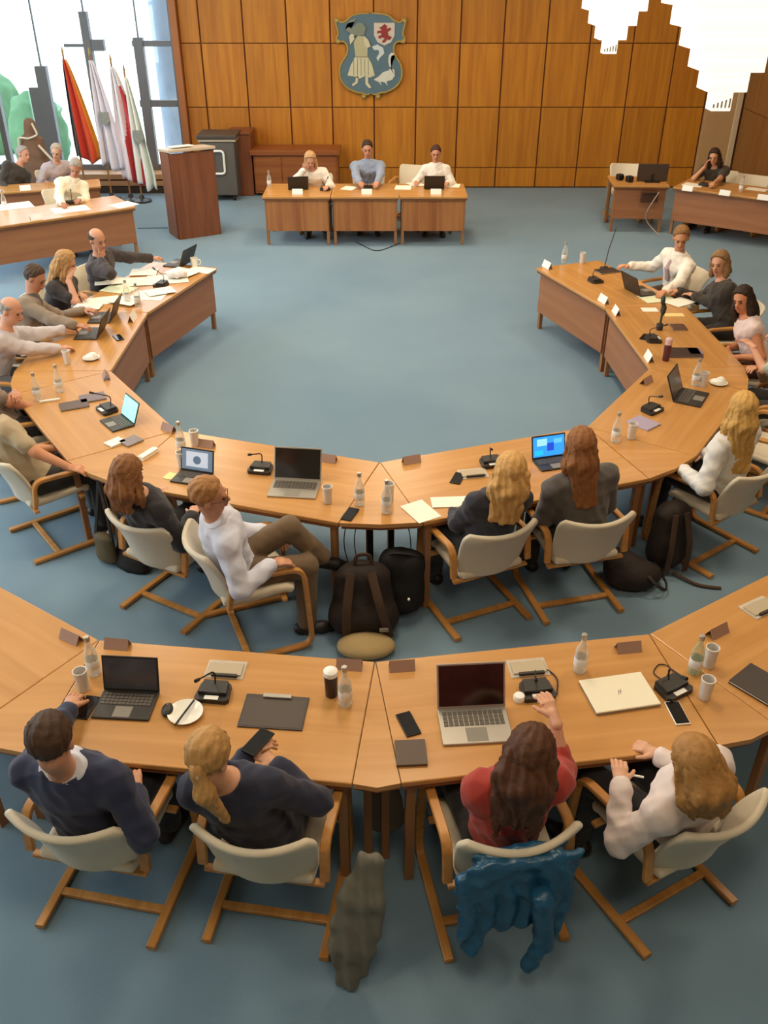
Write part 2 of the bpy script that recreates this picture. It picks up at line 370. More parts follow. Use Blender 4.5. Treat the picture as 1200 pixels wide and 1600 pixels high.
# grey loudspeaker cabinet beside the lectern, low sideboard behind the chair's table
ca = thing('equipment_cabinet', 'dark grey wheeled cabinet with white ring handle beside the lectern', 'cabinet', (-2.93, 16.9, 0), 0)
MB().box((-.30, -.28, .1), (.30, .28, 1.0), bev=.02).build('body', mat('cab_grey', '#5a544e', .6, vary=.1), ca)
MB().box((-.35, -.32, 1.06), (.35, .32, 1.12), bev=.01).build('top_shelf', mat('cab_top', '#4a4038', .5), ca)
MB().box((-.33, -.3, 1.01), (.33, .3, 1.05), bev=.005).build('top_rim', mat('cab_rim', '#b5a48c', .5), ca)
MB().tube(arcpath([(-.1,-.3,.48),(-.1,-.3,.86),(.1,-.3,.86),(.1,-.3,.48),(-.1,-.3,.48)], .06, 5), .02, 6).build('handle', M['white'], ca, True)
for sx in (-.22, .22):
    for sy in (-.2, .2): MB().lathe([(.05,-.02),(.05,.02)], 14, TR((sx, sy, .05), ry=PI/2)).build('wheel', M['rubber'], ca, True)
ca = thing('wooden_cupboard', 'narrow red-brown wooden cupboard against wall behind the grey cabinet', 'cupboard', (-2.52, 17.35, 0))
MB().box((-.3, -.3, 0), (.12, .3, 1.06), bev=.008).build('body', M['lectern_wood'], ca); MB().box((-.31, -.32, 1.06), (.13, .3, 1.09)).build('top', M['lectern_wood'], ca)
sb = thing('sideboard', 'long low wooden sideboard against the wall behind the presiding table', 'sideboard', (-1.62, 17.3, 0))
redw = wood('sideboard_wood', '#9a5c2a', '#874b1f', 0, .45)
MB().box((-.75, -.28, .05), (.78, .3, .72), bev=.006).build('body', redw, sb); MB().box((-.8, -.33, .72), (.82, .3, .80), bev=.008).build('top', mat('sb_top', '#8f4f24', .4), sb)
for k in range(3): MB().box((-.73+k*.5, -.295, .1), (-.25+k*.5, -.28, .68), bev=.003).build('door', redw, sb)
# ------------------------------------------------------------------ flags
def flag(px, py, Y, ztop, zbot, bands, label, wtop=.06, wbot=.5, crest=None, topw=None):
    """px,py: where the pole tip stands in the photograph, Y its distance"""
    d = ray(px, py); t = Y/d.y; P = Vector((0, 0, CAM_H))+d*t
    X, zt = P.x, P.z
    f = thing('flag', label, 'flag', (X, Y, 0), 0, 'flags on floor stands by the window')
    MB().tube([(0,0,.04),(0,0,zt)], .016, 8).build('pole', M['leg_wood'], f, True)
    MB().lathe([(.012,zt),(.022,zt+.03),(.004,zt+.12)], 10).build('finial', _M['gilt'], f, True)
    MB().lathe([(.17,0),(.17,.03),(.05,.06),(.03,.12)], 20).build('stand', M['dark'], f, True)
    nu, nv = 40, 26; vs = []; fs = []; mi = []
    top = zt-.08
    for j in range(nv+1):
        v = j/nv; z = top+(zbot-top)*v; wv = wtop+(wbot-wtop)*min(1, v*1.15)**.8
        for i in range(nu+1):
            u = i/nu; am = .03+.05*v
            x = (u-.25)*wv+.05*v; yy = -.03+math.sin(u*PI*5+v*1.5+X*7)*am
            vs.append((x, yy, z-.10*u*v+.05*math.sin(u*9)*v))
    for j in range(nv):
        for i in range(nu):
            fs.append((j*(nu+1)+i, j*(nu+1)+i+1, (j+1)*(nu+1)+i+1, (j+1)*(nu+1)+i)); mi.append(len(bands) if (topw and j < nv*(topw+.25*math.sin(i*.16))) else min(len(bands)-1, int((i+.5)/nu*len(bands))))
    me = bpy.data.meshes.new('cloth'); me.from_pydata(vs, [], fs)
    o = link('cloth', me, [cloth(b) for b in bands]+[cloth('#eeeaf0')], f); me.polygons.foreach_set('material_index', mi); me.shade_smooth()
    s = o.modifiers.new('t', 'SOLIDIFY'); s.thickness = .006
    if crest:
        cm = MB().prism([(-.09,.1),(.09,.1),(.09,-.04),(0,-.13),(-.09,-.04)], 0, .01, TR((.12, -.13, (top+zbot)/2-.05)) @ XZ); cm.build('crest', mat('flag_crest', crest, .7, vary=.5, vscale=30), f)
    return f
flag(98, 84, 16.8, 0, .72, ['#3a3634', '#d3432f', '#e0552c', '#e8a53a'], 'black, red and gold flag hanging from the leftmost pole by the windows', crest=None)
flag(140, 86, 16.75, 0, .60, ['#ece6f0', '#f1ecf4', '#e6dfea'], 'plain white flag hanging between the black-red-gold and the red-white flag', wbot=.40, crest='#8d8f86')
flag(173, 96, 16.7, 0, .36, ['#f0dfe4', '#cf3f44', '#c93a3e'], 'red and white flag hanging with white above, beside the crested white flag', wbot=.58, topw=.38)
flag(194, 112, 16.6, 0, .30, ['#eef0ea', '#f2f2ec', '#dfe8dc'], 'white flag with coloured crest, rightmost of the flags nearest the lectern', wbot=.36, crest='#9a7a4a')
# ================================================================== desks
LK = {}
def desk(A, B, depth, label, group, panel=True, pm=None, seam=.003, legs=(1, 1, 1, 1), cat='desk', wall=.215):
    """A, B: inner top edge ends, left to right as seen by someone sitting behind it reversed; body lies on the side of the outward normal"""
    A, B = Vector((A[0], A[1], 0)), Vector((B[0], B[1], 0)); d = (B-A); L = d.length; a = math.atan2(d.y, d.x)
    t = thing('desk', label, cat, A, a, group)       # local x along the edge, body towards -y
    q = seam
    MB().box((q, -depth, .70), (L-q, 0, .73), bev=.006).build('tabletop', M['table_wood'], t)
    MB().box((q+.01, -depth+.008, .675), (L-q-.01, -.01, .70)).build('frame', M['table_edge'], t)
    if panel: MB().box((q+.04, -.07, wall), (L-q-.04, -.045, .675)).build('front_panel', pm or M['panel_wood'], t)
    for k, (x, y) in enumerate(((q+.05, -.09), (L-q-.05, -.09), (L-q-.05, -depth+.05), (q+.05, -depth+.05))):
        if legs[k]: MB().box((x-.022, y-.022, 0), (x+.022, y+.022, .675), bev=.004).build('leg', M['leg_wood'], t)
    return t
def wedge(V, P, Q, label, black=False):
    """corner top between two desks: apex V on the inner side, P and Q on the outer side"""
    V, P, Q = Vector(V), Vector(P), Vector(Q)
    t = thing('corner_table', label, 'corner table', (V.x, V.y, 0), 0, 'wedge-shaped corner tables joining the desks')
    Pl, Ql = P-V, Q-V; ctr = (Pl+Ql)/3
    poly = [ctr+(p-ctr)*.992 for p in (Vector((0, 0)), Pl, Pl.lerp(Ql, .5)*1.03, Ql)]
    MB().prism([tuple(p) for p in poly], .70, .7285).build('tabletop', M['table_wood'], t)
    MB().prism([tuple(ctr+(p-ctr)*.95) for p in poly], .675, .70).build('frame', M['table_edge'], t)
    n = (Pl.lerp(Ql, .5)).normalized(); s = Vector((-n.y, n.x))
    for k in (-1, 1):
        c = n*((Pl.lerp(Ql, .5)).length*.78)+s*k*min(.07, (Pl-Ql).length*.2)
        MB().box((c.x-.02, c.y-.02, 0), (c.x+.02, c.y+.02, .675), bev=.003).build('leg', M['black'] if black else M['leg_wood'], t)
    return t
def ringseg(V, depth, labels, wlabels, group, blackw=()):
    """V runs clockwise seen from above when outward is to the right... outward normal is on the right of travel"""
    n = len(V); offs = []
    for i in range(n-1):
        d = (Vector(V[i+1])-Vector(V[i])).normalized(); nr = Vector((d.y, -d.x))
        desk(V[i], V[i+1], depth, labels[i], group)
        offs.append((Vector(V[i])+nr*depth, Vector(V[i+1])+nr*depth))
    for i in range(n-2):
        wedge(V[i+1], offs[i][1], offs[i+1][0], wlabels[i], i in blackw)
# inner ring, walked from the upper left end round the bottom to the upper right end (outward = right of travel)
V1 = [(-1.93, 10.2), (-2.39, 8.68), (-2.38, 7.2), (-1.58, 6.06), (-.03, 5.56), (1.56, 6.12), (2.33, 7.26), (2.27, 8.82), (1.76, 10.2)]
ringseg(V1, .84,
  ['inner ring desk at its far left end, covered with white papers', 'inner ring desk on the left before the bald man in a pale shirt', 'inner ring desk at lower left with the cyan lit tablet',
   'inner ring desk left of the centre seam with open black laptop', 'inner ring desk right of the centre seam with two white sheets', 'inner ring desk at lower right with open laptop and lilac folder',
   'inner ring desk on the right before the woman in pink', 'inner ring desk at its far right end beside the man in white'],
  ['wedge corner table between the two left inner desks', 'wedge corner table with small bottles at left of the inner ring', 'wedge corner table beside the woman in black jacket, inner ring left',
   'wedge corner table at bottom centre of inner ring, on black legs above the bags', 'wedge corner table right of the woman in grey, inner ring', 'wedge corner table with glass and white plate at right of inner ring', 'wedge corner table between the two far right inner desks'],
  'desks of the inner ring', (3,))
V2 = [(-3.2, 4.75), (-1.51, 3.62), (-.045, 3.45), (1.42, 3.67), (3.1, 4.75)]
ringseg(V2, .80,
  ['outer ring desk at left edge of view, empty', 'outer ring desk with clipboard and white plate, near left', 'outer ring desk with silver laptop and closed white laptop, near right', 'outer ring desk at right edge with black case'],
  ['wedge corner table left of the man in navy, outer ring', 'narrow wedge corner table in the near middle of the outer ring', 'wedge corner table at near right with the two white cups'],
  'desks of the outer ring')
# presiding table: three desks side by side
for k, n in enumerate(('left', 'middle', 'right')):
    desk((-.80+1.03*k, 13.72), (-1.83+1.03*k, 13.72), .9, 'presiding table section, %s of the three before the wooden wall' % n, 'three sections of the presiding table', seam=.004, cat='table', pm=wood('stripe_wood', '#b97a45', '#97592e', 2, .45, .7))
desk((-3.56, 13.12), (-5.3, 11.9), .85, 'desk at upper left with pale glossy top, before the man in cream shirt', 'desks at upper left')
desk((-4.42, 14.45), (-6.6, 13.75), .55, 'desk behind the upper left desk, before the grey-haired man in black', 'desks at upper left')
desk((4.47, 14.44), (3.60, 14.49), .7, 'small separate desk carrying a dark monitor at upper right', 'desks at upper right')
desk((5.95, 13.38), (4.50, 14.40), .8, 'long desk at upper right with white name cards, before the leaning woman', 'desks at upper right')
# ================================================================== chairs
def shell_grid(prof, wfun, wrap, nu=14):
    vs = []; fs = []; nv = len(prof)-1
    for j, (y, z) in enumerate(prof):
        hw = wfun(j/nv)
        for i in range(nu+1):
            u = i/nu*2-1; vs.append((u*hw, y+wrap(j/nv)[0]*u*u, z+wrap(j/nv)[1]*u*u))
    for j in range(nv):
        for i in range(nu): fs.append((j*(nu+1)+i, (j+1)*(nu+1)+i, (j+1)*(nu+1)+i+1, j*(nu+1)+i+1))
    return vs, fs
def solid_shell(name, vs, fs, m, parent, th):
    me = bpy.data.meshes.new(name); me.from_pydata(vs, [], fs); o = link(name, me, m, parent); me.shade_smooth()
    s = o.modifiers.new('s', 'SOLIDIFY'); s.thickness = th; s.offset = 0
    b = o.modifiers.new('b', 'BEVEL'); b.width = th*.42; b.segments = 3; b.limit_method = 'ANGLE'; b.angle_limit = math.radians(50)
    return o
def make_chair(fab):
    t = thing('conference_chair', 'chair', 'chair')
    g = 'bentwood chairs with cream seats'
    t['group'] = g
    prof = [(.25, .425), (.20, .45), (.1, .452), (0, .446), (-.1, .438), (-.18, .437), (-.225, .445)]
    solid_shell('seat', *shell_grid(prof, lambda v: .235-.02*abs(v-.4), lambda v: (-.03 if v < .2 else 0, .012)), fab, t, .05)
    # backrest: slightly wrapped, corners rounded
    pr = []
    for k in range(13):
        s = k/12; pr.append((-.235-.045*s-.10*s*s, .43+.38*s))
    def wf(v):
        e = 1-max(0, (v-.86)/.14)**2*.14; lo = 1-max(0, (.2-v)/.2)**2*.12
        return (.225+.045*v)*e*lo
    solid_shell('backrest', *shell_grid(pr, wf, lambda v: (.085, .02*v)), fab, t, .034)
    for sx in (-1, 1):
        x = sx*.272
        pts = [(x, -.30, .02), (x, .31, .02), (x, .275, .63), (x, -.17, .655), (x, -.20, .45)]
        MB().tube(arcpath(pts, [.09, .10, .07], 7), .02, sq=(.022, .014)).build('side_frame', M['beech'], t, True)
    MB().box((-.26, -.13, .008), (.26, -.09, .032), bev=.004).build('stretcher', M['beech'], t)
    MB().box((-.27, .13, .405), (.27, .165, .425), bev=.004).build('seat_rail', M['beech'], t)
    MB().box((-.27, -.21, .40), (.27, -.175, .42), bev=.004).build('seat_rail', M['beech'], t)
    return t
chair0 = make_chair(M['fabric'])
def put_chair(x, y, face, label): return dup(chair0, (x, y, 0), math.radians(face-90), label, 'bentwood chairs with cream seats')
# ================================================================== people: smooth fields turned into one surface
class Field:
    def __init__(s, lo, hi, res):
        s.lo = np.array(lo, float); s.res = res; s.n = np.ceil((np.array(hi)-s.lo)/res).astype(int)+1
        s.d = np.full(tuple(s.n), 9., np.float32)
    def block(s, lo, hi):
        a = np.clip(np.floor((np.array(lo)-s.lo)/s.res).astype(int), 0, s.n-1); b = np.clip(np.ceil((np.array(hi)-s.lo)/s.res).astype(int)+1, 1, s.n)
        if np.any(b-a < 2): return None
        g = np.meshgrid(*[(s.lo[i]+np.arange(a[i], b[i])*s.res) for i in range(3)], indexing='ij')
        return tuple(slice(a[i], b[i]) for i in range(3)), np.stack(g, -1)
    def smin(s, sl, d, k):
        e = s.d[sl]; h = np.clip(.5+.5*(e-d)/k, 0, 1); s.d[sl] = e*(1-h)+d*h-k*h*(1-h)
    def prim(s, p, grow=0.):
        kind = p[0]
        if kind == 'cap':
            _, a, b, ra, rb, k = p; a = np.array(a); b = np.array(b); m = max(ra, rb)+grow+k+.03
            r = s.block(np.minimum(a, b)-m, np.maximum(a, b)+m)
            if r is None: return
            sl, P = r; ab = b-a; t = np.clip(((P-a)@ab)/max(ab@ab, 1e-9), 0, 1)
            d = np.linalg.norm(P-a-t[..., None]*ab, axis=-1)-(ra+(rb-ra)*t)-grow
        elif kind == 'ecap':      # elliptic capsule; x = width direction
            _, a, b, xd, wa, wb, k = p; a = np.array(a); b = np.array(b); m = max(wa+wb)+grow+k+.03
            r = s.block(np.minimum(a, b)-m, np.maximum(a, b)+m)
            if r is None: return
            sl, P = r; ab = b-a; L = np.linalg.norm(ab); z = ab/L; x = np.array(xd)-z*(np.array(xd)@z); x /= np.linalg.norm(x); y = np.cross(z, x)
            Q = P-a; qz = Q@z; t = np.clip(qz/L, 0, 1); e = qz-t*L
            wx = wa[0]+(wb[0]-wa[0])*t+grow; wy = wa[1]+(wb[1]-wa[1])*t+grow; wz = np.minimum(wx, wy)
            X = Q@x; Y = Q@y
            k0 = np.sqrt((X/wx)**2+(Y/wy)**2+(e/wz)**2)+1e-6; k1 = np.sqrt((X/wx**2)**2+(Y/wy**2)**2+(e/wz**2)**2)+1e-6
            d = k0*(k0-1)/k1
        else:                     # ellipsoid with axes
            _, c, A, rr, k = p; c = np.array(c); rr = np.array(rr)+grow; m = rr.max()+k+.03
            r = s.block(c-m, c+m)
            if r is None: return
            sl, P = r; Q = (P-c)@np.array(A).T
            k0 = np.linalg.norm(Q/rr, axis=-1)+1e-6; k1 = np.linalg.norm(Q/rr**2, axis=-1)+1e-6
            d = k0*(k0-1)/k1
        s.smin(sl, d.astype(np.float32), max(p[-1], 1e-4))
    def grid(s):
        g = np.meshgrid(*[(s.lo[i]+np.arange(s.n[i])*s.res) for i in range(3)], indexing='ij'); return np.stack(g, -1)
    def mesh(s):
        d = s.d; ins = d < 0
        c = [ins[i:ins.shape[0]-1+i, j:ins.shape[1]-1+j, k:ins.shape[2]-1+k] for i in (0, 1) for j in (0, 1) for k in (0, 1)]
        cnt = np.zeros(c[0].shape, np.int8)
        for q in c: cnt += q
        act = (cnt > 0) & (cnt < 8); idx = np.argwhere(act)
        if len(idx) == 0: return np.zeros((0, 3)), []
        vid = -np.ones(act.shape, np.int64); vid[act] = np.arange(len(idx))
        acc = np.zeros((len(idx), 3)); num = np.zeros(len(idx))
        offs = [(i, j, k) for i in (0, 1) for j in (0, 1) for k in (0, 1)]
        val = {o: d[idx[:, 0]+o[0], idx[:, 1]+o[1], idx[:, 2]+o[2]] for o in offs}
        for o in offs:
            for ax in range(3):
                if o[ax]: continue
                o2 = list(o); o2[ax] = 1; o2 = tuple(o2); A = val[o]; B = val[o2]; m = (A < 0) != (B < 0)
                t = np.where(m, A/np.where(m, A-B, 1), 0); p = np.tile(np.array(o, float), (len(idx), 1)); p[:, ax] += t
                acc[m] += p[m]; num[m] += 1
        V = (idx+acc/num[:, None])*s.res+s.lo
        F = []
        for ax in range(3):
            sh = list(d.shape); sh[ax] -= 1
            sl1 = [slice(None)]*3; sl2 = [slice(None)]*3; sl1[ax] = slice(0, -1); sl2[ax] = slice(1, None)
            a = ins[tuple(sl1)]; b = ins[tuple(sl2)]; e = np.argwhere(a != b)
            o1, o2 = [(1, 2), (2, 0), (0, 1)][ax]
            e = e[(e[:, o1] > 0) & (e[:, o2] > 0) & (e[:, o1] < d.shape[o1]-1) & (e[:, o2] < d.shape[o2]-1)]
            if len(e) == 0: continue
            def g(u, v):
                q = e.copy(); q[:, o1] += u; q[:, o2] += v; return vid[q[:, 0], q[:, 1], q[:, 2]]
            Q = np.stack([g(-1, -1), g(0, -1), g(0, 0), g(-1, 0)], 1)
            fl = ~ins[tuple(e.T)]; Q[fl] = Q[fl][:, ::-1]; F.append(Q)
        F = np.concatenate(F); F = F[(F >= 0).all(1)]
        return V, F
def bounds(prims, pad):
    lo = np.full(3, 9.); hi = np.full(3, -9.)
    for p in prims:
        if p[0] == 'cap': pts = [(p[1], max(p[3], p[4])), (p[2], max(p[3], p[4]))]
        elif p[0] == 'ecap': pts = [(p[1], max(p[4])), (p[2], max(p[5]))]
        else: pts = [(p[1], max(p[3]))]
        for c, r in pts: lo = np.minimum(lo, np.array(c)-r); hi = np.maximum(hi, np.array(c)+r)
    return lo-pad, hi+pad
_rs = np.random.RandomState(5); WD = _rs.normal(size=(8, 3)); WD /= np.linalg.norm(WD, axis=1)[:, None]; WP = _rs.rand(8)*6
def folds(P, amp, f=34):
    q = np.zeros(P.shape[:-1], np.float32); Pw = P+.02*np.sin(P[..., [1, 2, 0]]*17)
    for i in range(8): q += np.abs(np.sin((Pw@WD[i])*f*(.6+.16*i)+WP[i]))
    return amp*(q/8-.6)*2
def mesh_np(name, parts, m, parent):
    vs = []; fs = []; k = 0
    for V, F in parts:
        if len(V) == 0: continue
        vs.append(V); fs.append(np.array(F)+k); k += len(V)
    V = np.concatenate(vs); F = np.concatenate(fs)
    me = bpy.data.meshes.new(name); me.vertices.add(len(V)); me.vertices.foreach_set('co', V.astype(np.float32).ravel())
    me.loops.add(F.size); me.loops.foreach_set('vertex_index', F.astype(np.int32).ravel())
    me.polygons.add(len(F)); me.polygons.foreach_set('loop_start', np.arange(0, F.size, 4, dtype=np.int32))
    me.update(calc_edges=True); me.validate(); return link(name, me, m, parent, True)
def fieldmesh(prims, res, grow=0., amp=0., pad=.04, cut=None, f=34, fn=None):
    lo, hi = bounds(prims, pad+grow); F = Field(lo, hi, res)
    for p in prims: F.prim(p, grow)
    if amp or cut or fn:
        P = F.grid()
        if amp: F.d += folds(P, amp, f).astype(np.float32)
        if fn: F.d += fn(P).astype(np.float32)
        if cut is not None: F.d = np.maximum(F.d, cut(P).astype(np.float32))
    return F.mesh()
def nrm(v): v = np.array(v, float); return v/np.linalg.norm(v)
def ik(Sh, W, L1, L2, pole):
    D = W-Sh; L = np.linalg.norm(D); L = min(max(L, .12), (L1+L2)*.995); dn = nrm(D); W = Sh+dn*L
    a = (L1*L1-L2*L2+L*L)/(2*L); h = math.sqrt(max(L1*L1-a*a, 0)); pl = pole-dn*(pole@dn); pl = nrm(pl)
    return Sh+dn*a+pl*h, W
def person(label, ox, oy, face, head, top, legs='#33312f', skin='#d9a07c', hair=('short', '#4a3424'), look=None, tilt=0,
           L=None, R=None, sleeve=2, s=1.0, res=.012, glasses=False, collar=None, knees=None, feet=None, shoes='#241d18', wide=1.0,
           hp=None, poleL=None, poleR=None, lap=False, extra=None, curl=.75, chest_patch=None):
    """ox,oy,face: seat place and facing on the floor; head: where the head is seen; look: point looked at;
    L,R: wrist targets, sleeve: 0 none, 1 short, 2 long"""
    t = thing('person', label, 'person', (ox, oy, 0), math.radians(face-90))
    IM = np.array((Matrix.Translation((ox, oy, 0)) @ Matrix.Rotation(math.radians(face-90), 4, 'Z')).inverted())
    def loc(p): return (IM@np.array([*p, 1.]))[:3]
    P = np.array([0, -.065, .555]); P2 = P.copy()
    cam0 = loc((0, 0, CAM_H)); dr = ray(*head); dl = nrm(loc(Vector((0, 0, CAM_H))+dr)-cam0)
    R0 = .675*s; oc = cam0-P; b = oc@dl; cc = oc@oc-R0*R0; disc = b*b-cc
    H = cam0+dl*(-b-(math.sqrt(disc) if disc > 0 else 0))
    if disc <= 0: H = P+nrm(H-P)*R0
    up = nrm(H-P); NB = P+up*(.485*s)
    rt = nrm(np.cross([0, 1, 0], up)*-1) if False else nrm(np.cross([0, 1., 0.], up)); fw = nrm(np.cross(up, rt))
    W = wide
    mid = P+up*.22*s-fw*.015; ch = P+up*.36*s
    SL = NB-up*.078*s-rt*.165*s*W; SR = NB-up*.078*s+rt*.165*s*W
    # head frame
    if look is None: f = np.array([0, 1., -.12])
    else: f = loc(look)-H
    f = nrm(f); hu = up*.5+np.array([0, 0, .5])+rt*tilt; hu = hu-f*(hu@f); hu = nrm(hu); hr = np.cross(f, hu)
    A = np.array([hr, f, hu]); hs = s*.99
    def h(x, y, z): return H+(hr*x+f*y+hu*z)*hs
    headp = [('ell', h(0, -.008, .028), A, (.074*hs, .094*hs, .088*hs), .02), ('ell', h(0, .02, -.035), A, (.058*hs, .068*hs, .078*hs), .02),
             ('cap', h(0, .052, -.088), h(0, .045, -.08), .03*hs, .03*hs, .02), ('cap', h(0, .086, .0), h(0, .108, -.026), .010*hs, .014*hs, .008),
             ('cap', h(-.03, .082, .022), h(.03, .082, .022), .011*hs, .011*hs, .012),
             ('ell', h(-.077, -.008, -.008), A, (.011, .02, .032), .005), ('ell', h(.077, -.008, -.008), A, (.011, .02, .032), .005),
             ('cap', h(0, .088, -.052), h(0, .086, -.056), .016*hs, .016*hs, .01)]
    neck = [('cap', NB-up*.03, h(0, -.02, -.06), .056*s, .05*s, .03)]
    torso = [('ecap', P, mid, rt, (.155*s*W, .115*s), (.14*s*W, .108*s), .03), ('ecap', mid, ch, rt, (.14*s*W, .108*s), (.158*s*W, .115*s), .04),
             ('ecap', ch, NB-up*.06*s, rt, (.158*s*W, .112*s), (.12*s*W, .085*s), .04), ('cap', SL, SR, .062*s, .062*s, .04), ('cap', NB-up*.035*s-fw*.012, SL*.55+NB*.45-up*.03*s, .05*s, .05*s, .04), ('cap', NB-up*.035*s-fw*.012, SR*.55+NB*.45-up*.03*s, .05*s, .05*s, .04)]
    arms = []; hands = []; sleeves = []
    for sd, Sh, tg, pole in ((-1, SL, L, poleL), (1, SR, R, poleR)):
        pol = np.array([sd*.55, -.45, -.8]) if pole is None else np.array(pole)
        hd = None; nback = np.array([0, 0, 1.])
        if tg is None: Wr = np.array([sd*.17, .22, .66]); hd = nrm(np.array([-sd*.5, .8, -.2]))
        elif isinstance(tg, str):
            if tg == 'chin': Wr = h(sd*.06, .10, -.19); hd = nrm(h(sd*.01, .08, -.08)-Wr); nback = nrm(f+rt*sd*.5)
            elif tg == 'cheek': Wr = h(sd*.13, .06, -.13); hd = nrm(h(sd*.07, .06, .0)-Wr); nback = rt*sd
            elif tg == 'brow': Wr = h(sd*.12, .12, -.09); hd = nrm(h(sd*.02, .10, .03)-Wr); nback = f
            elif tg == 'nape': Wr = h(sd*.15, -.05, -.06); hd = nrm(h(sd*.05, -.1, .0)-Wr); nback = -f
            elif tg == 'lap': Wr = np.array([sd*.10, .20, .665]); hd = nrm(np.array([-sd*.8, .5, -.1]))
            elif tg == 'arm': Wr = np.array([sd*.265, .10, .70]); hd = nrm(np.array([0, 1, -.05]))
            elif tg == 'cross': Wr = P+fw*.2+up*.19-rt*sd*.09; hd = -rt*sd
        else: Wr = loc(tg[:3]) if len(tg) == 3 else loc(tg[0])
        E, Wr = ik(Sh, Wr, .275*s, .25*s, pol)
        if hd is None: hd = Wr-E; hd[2] *= .25; hd = nrm(hd)
        arms += [('cap', Sh, E, .053*s, .042*s, .03), ('cap', E, Wr, .042*s, .028*s, .02)]
        if sleeve: sleeves.append(('cap', Sh, E if sleeve == 2 else Sh+(E-Sh)*.72, .056*s, .047*s, .035))
        if sleeve == 2: sleeves.append(('cap', E, E+(Wr-E)*.93, .046*s, .034*s, .02))
        if sleeve == 1.5: sleeves += [('cap', Sh, E, .056*s, .046*s, .035), ('cap', E, E+(Wr-E)*.3, .046*s, .042*s, .02)]
        n = nback-hd*(nback@hd); n = nrm(n); sv = np.cross(hd, n); th = -sd
        Hp = [('cap', Wr-hd*.03, Wr+hd*.02, .027*s, .026*s, .015), ('ecap', Wr+hd*.02, Wr+hd*.075*s, sv, (.032*s, .015*s), (.038*s, .014*s), .012)]
        for q, ln in zip((-1.5, -.5, .5, 1.5), (.068, .078, .074, .058)):
            ln = ln if sd > 0 else {.068: .058, .078: .074, .074: .078, .058: .068}[ln]
            a = Wr+hd*.085*s+sv*q*.0195*s; cu = curl*(.8+.12*q*th)
            d1 = nrm(hd*math.cos(cu*.6)-n*math.sin(cu*.6)); d2 = nrm(hd*math.cos(cu*1.6)-n*math.sin(cu*1.6))
            m1 = a+d1*ln*.5*s; e1 = m1+d2*ln*.5*s
            Hp += [('cap', a-d1*.01, m1, .0098*s, .0088*s, .004), ('cap', m1, e1, .0088*s, .0072*s, .004)]
        tb = Wr+hd*.028*s+sv*th*-.026*s if False else Wr+hd*.028*s+sv*(-.026*s if sd > 0 else .026*s)
        td = nrm(hd*.75+sv*(-.7 if sd > 0 else .7)-n*.2); tm = tb+td*.038*s; te = tm+nrm(td+hd*.5-n*.2)*.03*s
        Hp += [('cap', tb, tm, .013*s, .0105*s, .008), ('cap', tm, te, .0105*s, .0085*s, .004)]
        hands.append(Hp)
    # legs
    if knees is None: knees = [(-.13, .33, .54), (.13, .33, .54)]
    if feet is None: feet = [(-.13, .36, .08), (.13, .32, .08)]
    legp = []; shoep = []; pants = []
    for sd, kn, ft in ((-1, knees[0], feet[0]), (1, knees[1], feet[1])):
        kn = np.array(kn, float); ft = np.array(ft, float); hp_ = P+np.array([sd*.085*s*W, 0, -.01])
        legp += [('cap', hp_, kn, .078*s, .056*s, .03), ('cap', kn, ft, .052*s, .036*s, .02)]
        pants += [('cap', hp_, kn, .086*s, .066*s, .03), ('cap', kn, kn+(ft-kn)*.93, .062*s, .055*s, .02)]
        fd = np.array([sd*.15, 1, -.1]) if ft[2] < .15 else nrm(np.array([ft[0]-kn[0], .7, -.3])); fd = nrm(fd)
        fb = ft+np.array([0, 0, -.035]); legp.append(('cap', fb-fd*.03, fb+fd*.14, .034, .028, .02))
        shoep.append([('cap', fb-fd*.045, fb+fd*.10, .043, .040, .02), ('cap', fb+fd*.10, fb+fd*.175, .042, .033, .02)])
    sk = skinmat(skin)
    body = headp+neck+torso+arms+legp
    parts = [fieldmesh(body, res)]+[fieldmesh(hp_, min(.0048, res*.45)) for hp_ in hands]
    bo = mesh_np('body', parts, sk, t)
    # clothes
    nb0 = NB+up*.012*s
    def neckcut(X):
        q = X-(NB-fw*.004); z = q@up; r = np.linalg.norm(q-z[..., None]*up, axis=-1)
        g = (.075 if sleeve < 2 else .066)*s+.6*np.maximum(z-.0, 0)
        return np.where(z > -.09*s, g-r, -.05)+np.maximum(0, -z-.03+.5*(q@fw)*-1)*-1.2
    sh = torso+sleeves
    mesh_np('trousers', [fieldmesh([('ecap', P-up*.01, P+up*.07, rt, (.155*s*W, .12*s), (.145*s*W, .112*s), .03)]+pants, res, .010, .006)], cloth(legs), t)
    mesh_np('shirt' if not collar or collar[0] != 'jacket' else 'jacket', [fieldmesh([p for p in sh], res, .017, .015, cut=neckcut, f=30)], cloth(top), t)
    if collar:
        cc2 = collar[1]
        c0 = NB+up*.005; cp = [('cap', c0-rt*.035-fw*.01, c0+rt*.035-fw*.01, .052, .052, .02), ('cap', c0-fw*.02, c0+fw*.03-up*.02, .05, .045, .02)]
        mesh_np('collar', [fieldmesh(cp, res*.8, .014, cut=lambda X: np.maximum((X-(NB+up*.042))@nrm(up-fw*.45), -(X-(NB-up*.03))@up))], cloth(cc2), t)
        if collar[0] == 'jacket':   # shirt showing in the open front
            mesh_np('shirt', [fieldmesh([('ecap', ch-up*.06+fw*.05, NB+fw*.045-up*.03, rt, (.028, .075), (.05, .05), .02)], res*.8, .012)], cloth(cc2), t)
    if extra: extra(dict(t=t, NB=NB, up=up, fw=fw, rt=rt, P=P, ch=ch, h=h, A=A, H=H, res=res, s=s, mid=mid))
    for k, sp in enumerate(shoep): mesh_np('shoe', [fieldmesh(sp, res)], mat('shoe_'+shoes.strip('#'), shoes, .5), t)
    # hair
    st, hc = hair[0], hair[1]; hm = hairmat(hc); ln = hair[2] if len(hair) > 2 else .25
